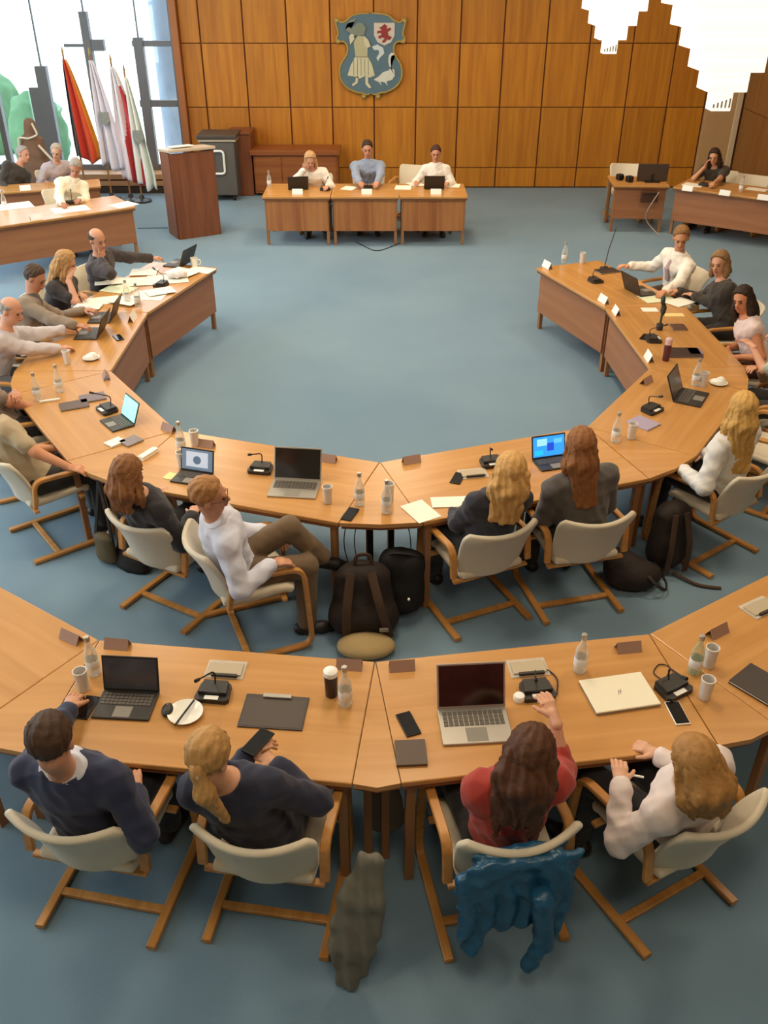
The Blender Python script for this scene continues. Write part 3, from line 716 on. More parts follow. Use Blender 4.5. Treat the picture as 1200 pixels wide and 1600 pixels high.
    cap = [('ell', h(0, -.018, .040), A, (.077*hs, .096*hs, .089*hs), .02)] if st in ('short', 'pony') else [('ell', h(0, -.014, .034), A, (.078*hs, .097*hs, .091*hs), .02)]
    side = .30 if st in ('long', 'bob', 'wavy') else .0
    def hl(X): Q = (X-H)@A.T/hs; return Q
    def capcut(X):
        q = hl(X); c = (q[..., 1]-.045)*.8-(q[..., 2]-.066)*.6+.003*np.sin(q[..., 0]*150)+.002*np.sin(q[..., 0]*310+q[..., 2]*90)     # face opening
        lowb = -(q[..., 2]+.052-.22*q[..., 1]+.004*np.sin(q[..., 0]*120+q[..., 1]*90)) if st in ('short', 'bald', 'pony') else -(q[..., 2]+.09)
        sb = -(q[..., 2]-.004) if st in ('short', 'pony', 'bald') else lowb
        front = np.where(q[..., 1] > .012, np.maximum(lowb, sb), lowb)
        d = np.maximum(c, front)
        if st == 'bald': d = np.maximum(d, q[..., 2]-.055+.0*q[..., 1])
        return d
    def strand(amp, n):
        def g(X):
            q = hl(X); th = np.arctan2(q[..., 0], -q[..., 1]+.02); z = q[..., 2]
            return amp*np.sin(th*n+2.2*np.sin(z*26+th*2))*.7+amp*.5*np.sin(th*n*2.3+z*20)
        return g
    hres = min(res, .009); ps = []
    gr = {'short': .010, 'bald': .006, 'pony': .013, 'long': .015, 'wavy': .022, 'bob': .018}[st]
    ps.append(fieldmesh(cap, hres, gr, cut=capcut, fn=strand(.0045, 19), amp=.006, f=70))
    bk = -fw
    if st in ('long', 'wavy', 'bob'):
        if st == 'bob': ln = .10
        wv = 1.25 if st == 'wavy' else 1.0
        a = h(0, -.055, .01); e0 = h(0, -.075, -.09); e1 = e0-up*max(ln-.09, .01)+bk*.035
        if (e1-P)@up > .0 and ln > .25: e1 = e0-up*(ln-.09)+bk*(.02+.10*(1 if (e0-P)@fw > -.05 else .3))
        lp = [('ecap', a, e0, hr, (.082*wv, .060), (.088*wv, .05*wv), .03), ('ecap', e0, e1, hr, (.088*wv, .048*wv), (.070*wv, .024), .04)]
        for sd in (-1, 1):
            lp.append(('cap', h(sd*.066, .0, .02), h(sd*.078, .01, -.11 if ln < .15 else -.13), .026, .030*wv, .02))
            if ln > .18: lp.append(('cap', h(sd*.078, -.0, -.12), h(sd*.088, .01, -.12)-up*(ln*.45), .032*wv, .018, .03))
        ps.append(fieldmesh(lp, hres, .004, fn=strand(.010 if st == 'wavy' else .007, 10 if st == 'wavy' else 15), amp=.005, f=60, pad=.06,
                            cut=lambda X: (lambda q: np.maximum((q[..., 1]-.045), np.minimum(.055-np.abs(q[..., 0]), q[..., 1]-.0)-.0))(hl(X))))
    if st == 'pony':
        a = h(0, -.10, -.02); b1 = a+bk*.045-up*.10; c1 = b1-up*(ln*.6)+bk*.01+rt*.012
        ps.append(fieldmesh([('cap', h(0, -.085, .0), a, .03, .022, .02), ('cap', a, b1, .022, .034, .02), ('cap', b1, c1, .034, .014, .03)], hres, .004, fn=strand(.004, 30), pad=.05))
        mesh_np('hair_tie', [fieldmesh([('cap', a-bk*.004, a+bk*.01-up*.01, .026, .026, .01)], hres)], mat('hair_tie', '#c9b8a6', .6), t)
    mesh_np('hair', ps, hm, t)
    # face
    for sd in (-1, 1):
        c = h(sd*.030, .0815, .0)
        mesh_np('eye', [fieldmesh([('ell', c, A, (.013, .010, .0065), .001)], .0035, pad=.01)], mat('eye_dark', '#2e221c', .3), t)
        c0, c1 = h(sd*.016, .094, .024), h(sd*.046, .085, .026)
        mesh_np('eyebrow', [fieldmesh([('cap', c0, c1, .005, .004, .001)], .0035, pad=.01)], hm, t)
    mesh_np('mouth', [fieldmesh([('cap', h(-.02, .093, -.056), h(.02, .093, -.056), .0065, .0065, .001), ('cap', h(-.008, .098, -.056), h(.008, .098, -.056), .0065, .0065, .001)], .0035, pad=.01)], mat('lips', '#a85a4e', .5), t)
    if glasses:
        g = MB()
        for sd in (-1, 1):
            pts = [Vector(h(sd*.033+.026*math.cos(a), .104, .0+.019*math.sin(a))) for a in [2*PI*k/12 for k in range(13)]]
            g.tube(pts, .0022, 5); g.tube([Vector(h(sd*.058, .102, .004)), Vector(h(sd*.082, .0, .004))], .002, 5)
        g.tube([Vector(h(-.008, .105, .004)), Vector(h(.008, .105, .004))], .002, 5)
        g.build('glasses', mat('glasses_frame', '#2b2420', .4), t, True)
    return t
# ------------------------------------------------------------------ chairs
CH = [
 (-1.26, 2.68, 79, 'cream chair holding the man in navy, near left'), (-.49, 2.62, 81, 'cream chair holding the ponytailed person in dark navy, near left'),
 (.50, 2.62, 101, 'cream chair hung with a blue jacket, holding the person in red'), (1.27, 2.69, 119, 'cream chair turned left, holding the person in white with long brown-blond hair'),
 (-1.41, 4.92, 60, 'cream chair holding the woman in black jacket, inner ring left'), (-.85, 4.56, 22, 'cream chair turned sideways, holding the man with glasses in white shirt'),
 (.61, 4.84, 114, 'cream chair holding the person with wavy blond hair beside the white sheets'), (1.28, 4.98, 104, 'cream chair holding the person in grey jacket with brown hair'),
 (2.40, 5.55, 126, 'cream chair at right holding the blond woman in pale shirt'), (-2.50, 5.72, 38, 'cream chair at left edge holding the person in beige shirt'),
 (-3.0, 6.55, 28, 'chair at left edge holding the person with folded arms'),
 (-3.45, 7.4, 0, 'chair holding the bald man in pale shirt at left'), (-3.42, 8.15, -3, 'chair holding the man in grey jacket at left'),
 (-3.38, 8.95, -8, 'chair holding the blond woman in black top at left'), (-3.12, 9.80, -14, 'chair holding the bald man in black sweater at left'),
 (3.22, 9.78, 196, 'chair holding the man in white shirt at the right end of the inner ring'), (3.45, 8.72, 182, 'cream chair holding the woman in black blouse at right'),
 (3.42, 7.75, 175, 'cream chair holding the woman in pink top at right'), (3.45, 6.85, 158, 'chair at right edge holding the person with hand on chin'),
 (-1.07, 14.62, 272, 'chair holding the blond woman at the presiding table'), (-.25, 14.80, 270, 'chair holding the man in blue shirt at the presiding table'),
 (.82, 14.72, 265, 'chair holding the dark-haired woman at the presiding table'), (.42, 15.3, 250, 'empty chair back showing beside the dark-haired woman at the presiding table'),
 (5.35, 14.95, 233, 'chair holding the leaning woman at upper right'), (4.02, 15.4, 262, 'empty cream chair behind the small desk with the monitor'),
 (5.72, 14.55, 236, 'empty pale chair at upper right beside the leaning woman'),
 (-4.72, 13.62, 305, 'chair holding the man in cream shirt at upper left'), (-5.3, 15.0, 300, 'chair holding the grey-haired person in checked shirt at upper left'),
 (-5.95, 14.6, 300, 'chair holding the grey-haired man in black at upper left'),
 (3.1, 6.25, 140, 'chair mostly hidden behind the blond woman in pale shirt'),
]
for x, y, a, l in CH: put_chair(x, y, a, l)
# ------------------------------------------------------------------ persons
def tie(hexc):
    def f(c):
        NB, up, fw, ch = c['NB'], c['up'], c['fw'], c['ch']
        a = NB-up*.04+fw*.10; b = ch+fw*.147*c['s']; e = c['mid']+fw*.142
        mesh_np('tie', [fieldmesh([('ecap', a, b, c['rt'], (.018, .01), (.028, .01), .01), ('ecap', b, e, c['rt'], (.028, .01), (.034, .01), .01)], c['res']*.8, .004)], cloth(hexc), c['t'])
    return f
def P3(px, py, z=.78): return tuple(at(px, py, z))
near, mid_, far = .009, .011, .014
PS = [
 # near row
 dict(label='person in navy jacket with short brown hair, left hand reaching to a phone', ox=-1.26, oy=2.66, face=82, head=(80,1160), top='#262c48', legs='#1d1f28', skin='#c98f6c', hair=('short','#4a3526'),
      look=P3(150,1040,.9), L=P3(112,1100,.79), R=P3(212,1235,.72), collar=('jacket','#d7dbe8'), res=near, wide=1.06),
 dict(label='person in dark navy top with blond ponytail, holding a phone in both hands', ox=-.52, oy=2.62, face=83, head=(325,1185), top='#23253a', legs='#1e1d20', skin='#cf9a78', hair=('pony','#b98d55',.34),
      look=P3(400,1130,.9), tilt=.12, L=P3(385,1180,.86), R=P3(432,1195,.86), res=near, s=.95, poleR=(.9,-.2,-.5)),
 dict(label='person in red sweater with long dark wavy hair, right hand raised beside the head', ox=.50, oy=2.62, face=101, head=(828,1180), top='#a53428', legs='#1d1a1a', skin='#d39c7c', hair=('wavy','#54331f',.44),
      look=P3(850,1040,.85), L=P3(800,1190,.80), R=P3(866,1122,.98), res=near, s=.95, sleeve=1.5, poleR=(.35,.1,-1)),
 dict(label='person in white shirt with long brown-blond hair, writing with a pen on the lap', ox=1.27, oy=2.66, face=125, head=(1088,1195), top='#e2d3cd', legs='#1c1a1c', skin='#d5a283', hair=('long','#a87a44',.48),
      look=P3(960,1130,.8), L=P3(970,1225,.80), R=P3(1030,1180,.74), res=near, s=.95),
 # inner ring, lower side
 dict(label='person in black jacket with brown bob, seated left of the man with glasses', ox=-1.41, oy=4.90, face=52, head=(200,742), top='#28262a', legs='#1c1c1e', skin='#cd9877', hair=('long','#875a35',.22),
      look=P3(320,700,1.0), L=P3(245,770,.72), R=P3(300,805,.72), res=near, s=.97),
 dict(label='person with glasses, short fair hair and white shirt, turned right with legs crossed', ox=-.87, oy=4.56, face=22, head=(327,775), top='#d9dcec', legs='#6f5a42', skin='#c98f6d', hair=('short','#a8794c'),
      look=P3(520,770,1.15), L='lap', R='arm', res=near, glasses=True, knees=[(-.02,.30,.74),(.12,.36,.52)], feet=[(.02,.50,.48),(.15,.33,.08)], shoes='#231e1c', collar=('shirt','#dfe2f0')),
 dict(label='person in dark blue top with wavy blond hair, seen from behind beside the white sheets', ox=.61, oy=4.84, face=112, head=(797,738), top='#2a2a35', legs='#3b3f47', skin='#d5a283', hair=('wavy','#c79a5c',.30),
      look=P3(760,640,1.0), L='lap', R='lap', res=near, s=.95),
 dict(label='person in dark grey jacket with brown hair down the back, facing the bright blue tablet', ox=1.28, oy=4.97, face=106, head=(908,698), top='#56504c', legs='#23211f', skin='#cf9b79', hair=('long','#8a5a33',.36),
      look=P3(860,600,1.0), L='lap', R='lap', res=near, wide=1.1),
 dict(label='person with long blond hair and pale shirt, seen from behind at the right', ox=2.40, oy=5.58, face=126, head=(1160,640), top='#dcd8d2', legs='#221e20', skin='#d9a888', hair=('long','#c59a55',.44),
      look=P3(1090,560,1.0), L='arm', R='lap', res=near, s=.98),
 dict(label='person in beige shirt at the left edge, forearm on the chair arm', ox=-2.50, oy=5.70, face=36, head=(-45,615), top='#b3a183', legs='#2a2724', skin='#c98a62', hair=('short','#6b5238'),
      look=P3(200,600,1.0), L='lap', R=P3(125,740,.70), sleeve=1, res=mid_),
 dict(label='person at the left edge with bare forearms folded over dark trousers', ox=-3.0, oy=6.55, face=25, head=(-75,555), top='#8a7768', legs='#2c2827', skin='#c68662', hair=('short','#4a3526'),
      look=P3(200,500,1.0), L='cross', R='lap', sleeve=1, res=mid_),
 # left side
 dict(label='bald person in pale shirt at left side of the inner ring', ox=-3.45, oy=7.4, face=2, head=(17,485), top='#c9c2c6', legs='#5c5c60', skin='#cf9678', hair=('bald','#9a8f85'),
      look=P3(150,540,.9), L=P3(110,515,.78), R=P3(95,545,.78), res=mid_),
 dict(label='dark-haired person in grey-brown jacket reading papers, left side of the inner ring', ox=-3.42, oy=8.15, face=-3, head=(55,432), top='#8d7d6c', legs='#3a3531', skin='#b97f60', hair=('short','#4a392c'),
      look=P3(160,490,.85), L=P3(130,485,.79), R=P3(135,515,.79), res=mid_, collar=('jacket','#5c5550')),
 dict(label='person in black top with long blond hair, one hand raised to the face', ox=-3.38, oy=8.95, face=-12, head=(103,410), top='#332b2a', legs='#26282e', skin='#d39c7c', hair=('long','#b48a58',.30),
      look=P3(190,440,.9), R='cheek', L=P3(125,460,.79), sleeve=1, res=mid_, s=.95),
 dict(label='balding person in black sweater with hand on chin, other arm stretched over papers', ox=-3.10, oy=9.80, face=-14, head=(152,374), top='#3b3233', legs='#2a2828', skin='#c88f70', hair=('bald','#4a3a30'),
      look=P3(230,420,1.0), R='chin', L=P3(258,406,.80), res=mid_),
 # right side
 dict(label='fair-haired person in white shirt and tie at far right end of the inner ring', ox=3.22, oy=9.78, face=205, head=(1064,372), top='#efe6d8', legs='#4a3020', skin='#cc9068', hair=('short','#8a6238'),
      look=P3(1050,560,.6), R=P3(985,415,.80), L=P3(1040,455,.78), res=mid_, extra=tie('#b59a9c'), collar=('shirt','#f2eadc')),
 dict(label='person in black blouse with chin-length brown hair on the right', ox=3.45, oy=8.72, face=184, head=(1124,412), top='#33291f', legs='#2b2622', skin='#cc9474', hair=('bob','#8b6a45'),
      look=P3(960,520,1.0), R=P3(1060,455,.79), L=P3(1085,462,.79), res=mid_, s=.96),
 dict(label='person in pale pink sleeveless top with dark shoulder-length hair', ox=3.42, oy=7.75, face=178, head=(1160,468), top='#ddc6c0', legs='#5a2f20', skin='#c9855c', hair=('long','#33241a',.20),
      look=P3(1040,560,.9), R='lap', L='lap', sleeve=0, res=mid_, s=.95),
 dict(label='person at the right edge with a bare arm raised to the chin', ox=3.48, oy=6.85, face=160, head=(1205,478), top='#a8b29a', legs='#35302e', skin='#cf9878', hair=('long','#6d4a2c',.2),
      look=P3(1100,520,1.0), L=P3(1175,540,.95), R=P3(1185,575,.78), sleeve=1, res=mid_, s=.96),
 # presiding table
 dict(label='person with blond hair and white blouse covering the face with one hand, presiding table', ox=-1.07, oy=14.60, face=272, head=(485,250), top='#f2ece0', legs='#3a3530', skin='#d59c80', hair=('bob','#c49a6a'),
      look=P3(488,300,.8), R='brow', L=P3(512,291,.78), res=far, s=.95),
 dict(label='dark-haired person in grey-blue shirt, middle of the presiding table', ox=-.25, oy=14.80, face=270, head=(574,233), top='#8f9bb2', legs='#34343a', skin='#c98e6e', hair=('short','#3c2a1e'),
      look=P3(575,300,.9), L=P3(588,292,.78), R=P3(564,292,.78), res=far, wide=1.22, poleL=(-1,-.1,-.5), poleR=(1,-.1,-.5), collar=('shirt','#96a2b8')),
 dict(label='person with dark tied-back hair and white blouse behind a laptop, right of the presiding table', ox=.82, oy=14.72, face=266, head=(681,240), top='#f0e6da', legs='#3a3530', skin='#c98a6a', hair=('short','#47281c'),
      look=P3(680,300,.9), L=P3(700,286,.78), R=P3(650,284,.78), res=far, s=.94, collar=('shirt','#f4ece0')),
 # back corners
 dict(label='person with long dark hair leaning the head on one hand, upper right desk', ox=5.35, oy=14.95, face=233, head=(1116,245), top='#3b3328', legs='#2a2622', skin='#c99470', hair=('long','#35231a',.26),
      look=P3(1085,290,.85), R='cheek', L=P3(1112,290,.78), sleeve=1, res=far, s=.96, tilt=.1),
 dict(label='grey-haired person in black top looking right, at upper left by the windows', ox=-5.95, oy=14.60, face=320, head=(38,238), top='#3a352f', legs='#2c2a28', skin='#c98f72', hair=('short','#9c948c'),
      look=P3(120,250,1.1), L='lap', R='lap', res=far),
 dict(label='grey-haired person in grey shirt between the one in black and the one in cream', ox=-5.30, oy=15.0, face=310, head=(88,238), top='#b5a9ac', legs='#45403c', skin='#c99a80', hair=('short','#b3a596'),
      look=P3(60,280,1.0), L='lap', R='lap', res=far),
 dict(label='person in cream shirt with grey hair reading at the pale desk, upper left', ox=-4.72, oy=13.62, face=305, head=(118,262), top='#f6ecd2', legs='#4a4640', skin='#b97c60', hair=('short','#a59a8e'),
      look=P3(110,320,.8), L=P3(125,312,.78), R=P3(98,318,.78), res=far, collar=('shirt','#f6ecd2')),
]
import time as _t; _t0 = _t.time()
for p in PS: person(**p)
print('people', _t.time()-_t0)
# ================================================================== things on the desks
TZ = .731
def proto_laptop(body, scr, w=.32, d=.22, ang=108, img=None, name='laptop'):
    t = thing(name, name, name.replace('_', ' '))
    MB().box((-w/2, -d/2, 0), (w/2, d/2, .012), bev=.004).build('base', body, t)
    kb = MB()
    for r in range(4):
        for c in range(12): kb.box((-w*.44+c*w*.0735, -.0+r*d*.105-.005, .012), (-w*.44+c*w*.0735+w*.062, r*d*.105+d*.085-.005, .0145))
    kb.build('keyboard', M['keys'], t)
    MB().box((-w*.15, -d*.45, .012), (w*.15, -d*.08, .0128)).build('touchpad', M['grey'], t)
    T = Matrix.Translation((0, d/2, .01)) @ Matrix.Rotation(math.radians(ang-90)*-1, 4, 'X')
    h = d*.98
    li = MB().box((-w/2, -.004, 0), (w/2, .004, h), T, bev=.003).build('lid', body, t)
    MB().box((-w/2+.009, -.0055, .012), (w/2-.009, -.0042, h-.01), T).build('display', scr, li)
    if img: img(li, T, w, h)
    return t
def place(root, px, py, face, label, group=None, z=TZ): 
    p = at(px, py, z); return dup(root, (p.x, p.y, z), math.radians(face-90), label, group)
def screen(name, hexc, e): return mat(name, hexc, .3, emit=e)
def img_doc(li, T, w, h):
    MB().box((-w*.33, -.0062, h*.2), (w*.33, -.0057, h*.85), T).build('page', screen('scr_page', '#b9c2cf', .5), li)
    MB().lathe([(.03, -.0066), (.03, -.0060)], 16, T @ Matrix.Translation((0, 0, h*.5)) @ Matrix.Rotation(-PI/2, 4, 'X') @ Matrix.Translation((0, 0, .0))).build('picture', screen('scr_pic', '#5c6f86', .4), li)
def img_blue(li, T, w, h):
    for x, z, a, b, c in ((-.35, .55, .3, .3, '#8fd2f5'), (-.05, .3, .2, .35, '#2148c8'), (.15, .6, .25, .2, '#5fb4ff'), (-.42, .15, .25, .2, '#22b7e8')):
        MB().box((w*x, -.0062, h*z), (w*(x+a), -.0057, h*(z+b)), T).build('picture', screen('scr_'+c[1:], c, .8), li)
lap_sil = proto_laptop(M['silver'], M['screen_off'], .33, .23, 112)
place(lap_sil, 742, 1135, 94, 'open silver laptop with black screen before the person in red')
place(lap_sil, 460, 765, 84, 'open silver laptop with black screen left of the centre seam, inner ring')
lap_bl = proto_laptop(M['dark'], M['screen_dull'], .31, .22, 112)
place(lap_bl, 1080, 622, 150, 'open dark laptop near the white napkin plate, inner ring right', None)
place(lap_bl, 466, 294, 276, 'dark laptop open at the left of the presiding table')
place(lap_bl, 678, 293, 269, 'dark laptop open at the right of the presiding table')
place(lap_bl, 1002, 456, 200, 'open laptop seen obliquely before the man in white shirt at right')
place(lap_bl, 140, 522, 0, 'open dark laptop before the bald person in pale shirt, left')
place(lap_bl, 160, 497, 0, 'open dark laptop between the papers and the reading person in grey-brown jacket')
place(lap_bl, 278, 412, 340, 'open laptop at far left end of inner ring, seen edge-on by the newspapers')
tb_k = proto_laptop(M['dark'], mat('scr_grey', '#4b4a50', .15), .28, .19, 105, name='tablet')
place(tb_k, 197, 1103, 86, 'dark tablet on keyboard stand before the person in navy, near left')
tb_c = proto_laptop(M['dark'], screen('scr_cyan', '#8feee2', .9), .25, .18, 112, name='tablet')
place(tb_c, 183, 662, 38, 'tablet with bright cyan screen and keyboard, inner ring left')
tb_d = proto_laptop(M['dark'], screen('scr_dim', '#6f8298', .35), .25, .17, 105, img=img_doc, name='tablet')
place(tb_d, 300, 748, 74, 'tablet showing a pale document beside the yellow note, inner ring')
tb_b = proto_laptop(M['dark'], screen('scr_blue', '#2f8fe8', .9), .26, .17, 105, img=img_blue, name='tablet')
place(tb_b, 865, 725, 106, 'tablet with bright blue picture before the person in grey jacket')
# closed white laptop with logo
t = thing('closed_laptop', 'closed cream-white laptop before the person writing, near right', 'laptop')
MB().box((-.165, -.115, 0), (.165, .115, .008), bev=.003).build('base', M['grey'], t); MB().box((-.165, -.115, .009), (.165, .115, .019), bev=.004).build('lid', mat('lid_cream', '#f3ead0', .3), t)
MB().tube([(-.012, -.02, .0195), (0, .012, .0195)], .0018, 5).tube([(.0, -.015, .0195), (.012, .015, .0195)], .0018, 5).tube([(-.004, 0, .0195), (.01, .0, .0195)], .0018, 5).build('logo', M['grey'], t)
place(t, 967, 1085, 101, 'closed cream-white laptop before the person writing, near right')
# microphone units
def proto_mic():
    t = thing('microphone_unit', 'mic', 'microphone')
    g = 'conference microphone units'
    MB().prism([(-.085, -.05), (-.07, -.065), (.07, -.065), (.085, -.05), (.075, .05), (.05, .07), (-.05, .07), (-.075, .05)], 0, .025).prism([(-.07, -.03), (.07, -.03), (.06, .055), (-.06, .055)], .025, .045).build('base', M['dark'], t)
    MB().box((-.035, -.062, .0255), (.035, -.036, .028)).build('label_plate', M['white'], t)
    pts = arcpath([(.0, .03, .04), (.0, .05, .11), (-.04, -.07, .16)], .06, 6)
    MB().tube(pts, .0042, 6).build('gooseneck', M['black'], t, True)
    MB().tube([pts[-1], pts[-1]+Vector((-.006, -.03, .015))], .009, 8).build('microphone_head', M['black'], t, True); return t
mic = proto_mic()
for px, py, a, l in ((335, 1085, 84, 'microphone unit beside the white plate with pen, near left'), (838, 1082, 98, 'microphone unit right of the open silver laptop, near right'),
    (408, 735, 80, 'microphone unit left of the silver laptop, inner ring'), (768, 725, 104, 'microphone unit beside the wavy blond head, inner ring'),
    (1018, 642, 130, 'microphone unit behind the lilac folder, inner ring right'), (168, 642, 40, 'microphone unit beside the cyan tablet, inner ring left'),
    (930, 440, 200, 'microphone unit near the far right end of the inner ring'), (1020, 532, 182, 'microphone unit near the pink-capped bottle, inner ring right'),
    (252, 446, -14, 'microphone unit among the newspapers at far left end'), (508, 297, 270, 'microphone unit before the woman covering her face'),
    (574, 294, 270, 'microphone unit in the middle of the presiding table'), (112, 318, 305, 'microphone unit before the man in cream shirt, upper left'),
    (1050, 1078, 120, 'small microphone unit with white dot right of the closed laptop'), (1100, 290, 232, 'microphone unit before the leaning woman, upper right')):
    place(mic, px, py, a, l, 'conference microphone units')
# bottles, tumblers
def proto_bottle(tint=None):
    t = thing('water_bottle', 'b', 'bottle')
    MB().lathe([(.0, .0), (.030, .001), (.033, .01), (.033, .12), (.028, .15), (.013, .185), (.012, .215), (.013, .22)], 20).build('bottle', tint or M['glass'], t, True)
    MB().lathe([(.0335, .045), (.0342, .046), (.0342, .095), (.0335, .096)], 20, caps=False).build('label', mat('bottle_label', '#e6e8e6', .6, vary=.15, vscale=40), t, True)
    MB().lathe([(.0145, .214), (.0145, .238), (.012, .241)], 14).build('cap', M['silver'], t, True); return t
bot = proto_bottle(); botg = proto_bottle(glassmat('glass_green', '#c3d6b4'))
for pr, px, py, l in ((bot, 148, 1052, 'clear bottle behind the white tumbler, near left'), (bot, 540, 1100, 'clear bottle near the centre wedge, outer ring'), (bot, 905, 1048, 'clear bottle above the closed white laptop'),
    (botg, 1084, 1050, 'greenish bottle beside the two white tumblers, near right'), (bot, 562, 788, 'clear bottle just left of the centre wedge, inner ring'), (bot, 604, 800, 'clear bottle just right of the centre wedge, inner ring'),
    (bot, 961, 690, 'clear bottle left of the lilac folder'), (bot, 1086, 602, 'clear bottle beside the dark laptop and napkin plate'), (bot, 60, 625, 'clear bottle at the left corner wedge, left of two'), (bot, 94, 612, 'clear bottle at the left corner wedge, right of two'),
    (bot, 284, 705, 'clear bottle between the name cards, inner ring left'), (bot, 200, 473, 'clear bottle on the papers at far left, left of two'), (bot, 216, 478, 'clear bottle on the papers at far left, right of two'),
    (bot, 881, 410, 'small clear bottle at far right end of the inner ring'), (bot, 421, 292, 'bottle at the left corner of the presiding table'), (bot, 1157, 300, 'bottle before the empty pale chair, upper right'), (bot, 8, 325, 'bottle at left edge on the pale upper left desk')):
    place(pr, px, py, 90, l, 'water bottles on the desks')
def proto_tumbler():
    t = thing('tumbler', 't', 'glass'); 
    MB().lathe([(0, .001), (.028, .001), (.033, .12), (.031, .12), (.027, .008), (0, .008)], 20, caps=False).build('glass', mat('frosted', '#eae4de', .25, trans=.15), t, True)
    MB().lathe([(.0345, .118), (.0345, .123), (.031, .123), (.031, .118)], 20, caps=False).build('rim', M['china'], t, True); return t
tum = proto_tumbler()
for px, py, l in ((131, 1077, 'white tumbler by the reaching hand of the person in navy'), (1107, 1040, 'white tumbler beside the greenish bottle, farther of two'), (1100, 1090, 'white tumbler beside the greenish bottle, nearer of two'),
    (512, 785, 'white tumbler right of the silver laptop, inner ring'), (608, 780, 'white tumbler behind the bottle right of the centre wedge'), (986, 685, 'white tumbler beside the lilac folder'), (1098, 603, 'white tumbler between bottle and napkin plate'),
    (106, 568, 'white tumbler before the bald person in pale shirt'), (305, 696, 'white tumbler beside the brown name card, inner ring left'), (909, 411, 'white tumbler at far right end of the inner ring'), (285, 730, 'pale tumbler left of the tablet with document')):
    place(tum, px, py, 90, l, 'white tumblers on the desks')
# name cards
def proto_card(m, w=.13, h=.055):
    t = thing('name_card', 'n', 'name card')
    MB().add([(-w/2, -.03, 0), (w/2, -.03, 0), (w/2, 0, h), (-w/2, 0, h), (w/2, -.028, 0), (-w/2, -.028, 0), (w/2, .002, h-.003), (-w/2, .002, h-.003)], [(0, 1, 2, 3), (5, 7, 6, 4), (0, 3, 7, 5), (1, 4, 6, 2), (3, 2, 6, 7), (0, 5, 4, 1)]).build('front_leaf', m, t)
    MB().add([(-w/2, .03, 0), (w/2, .03, 0), (w/2, 0, h), (-w/2, 0, h), (w/2, .028, 0), (-w/2, .028, 0), (w/2, -.001, h-.003), (-w/2, -.001, h-.003)], [(3, 2, 1, 0), (4, 6, 7, 5), (5, 7, 3, 0), (2, 6, 4, 1), (7, 6, 2, 3), (1, 4, 5, 0)]).build('rear_leaf', m, t)
    return t
cw = proto_card(M['white'], .16, .075); cb = proto_card(mat('card_brown', '#a58474', .5, vary=.06))
for pr, px, py, a, l in ((cb, 112, 999, 60, 'brownish name card at the left wedge of the outer ring, left of two'), (cb, 184, 1010, 83, 'brownish name card behind the dark tablet, near left'), (cb, 546, 1042, 84, 'brownish name card left of the near centre wedge'),
    (cb, 628, 1044, 96, 'brownish name card right of the near centre wedge'), (cb, 981, 1015, 98, 'brownish name card behind the closed white laptop'), (cb, 1120, 990, 122, 'brownish name card behind the greenish bottle'),
    (cb, 264, 672, 50, 'brownish name card at inner edge left of the bottle'), (cb, 322, 697, 74, 'brownish name card behind the tablet with document'), (cb, 512, 720, 74, 'brownish name card at inner edge behind the silver laptop'), (cb, 643, 722, 110, 'brownish name card at inner edge right of the centre'),
    (cb, 1010, 598, 135, 'brownish name card at inner edge near the dark laptop'), (cb, 166, 590, 20, 'brownish name card at the left wedge inner edge'),
    (cw, 855, 418, 200, 'white name card at far right end of the inner ring'), (cw, 943, 472, 195, 'white name card left of the two at the right seam'), (cw, 963, 490, 182, 'white name card right of the two at the right seam'), (cw, 1014, 562, 180, 'white name card near the pink-capped bottle'),
    (cw, 207, 500, 0, 'white name card below the papers at left'), (cw, 465, 303, 270, 'white name card before the woman covering her face'), (cw, 573, 303, 270, 'white name card in the middle of the presiding table'), (cw, 681, 303, 270, 'white name card at the right of the presiding table'),
    (cw, 57, 343, 305, 'white name card on the pale upper left desk'), (cw, 40, 297, 290, 'white name card before the grey-haired person in black'), (cw, 1074, 298, 235, 'white name card on the upper right desk, left of three'), (cw, 1132, 305, 235, 'white name card on the upper right desk, middle of three'), (cw, 1192, 312, 235, 'white name card on the upper right desk, at the frame edge')):
    place(pr, px, py, a, l, 'folded name cards')
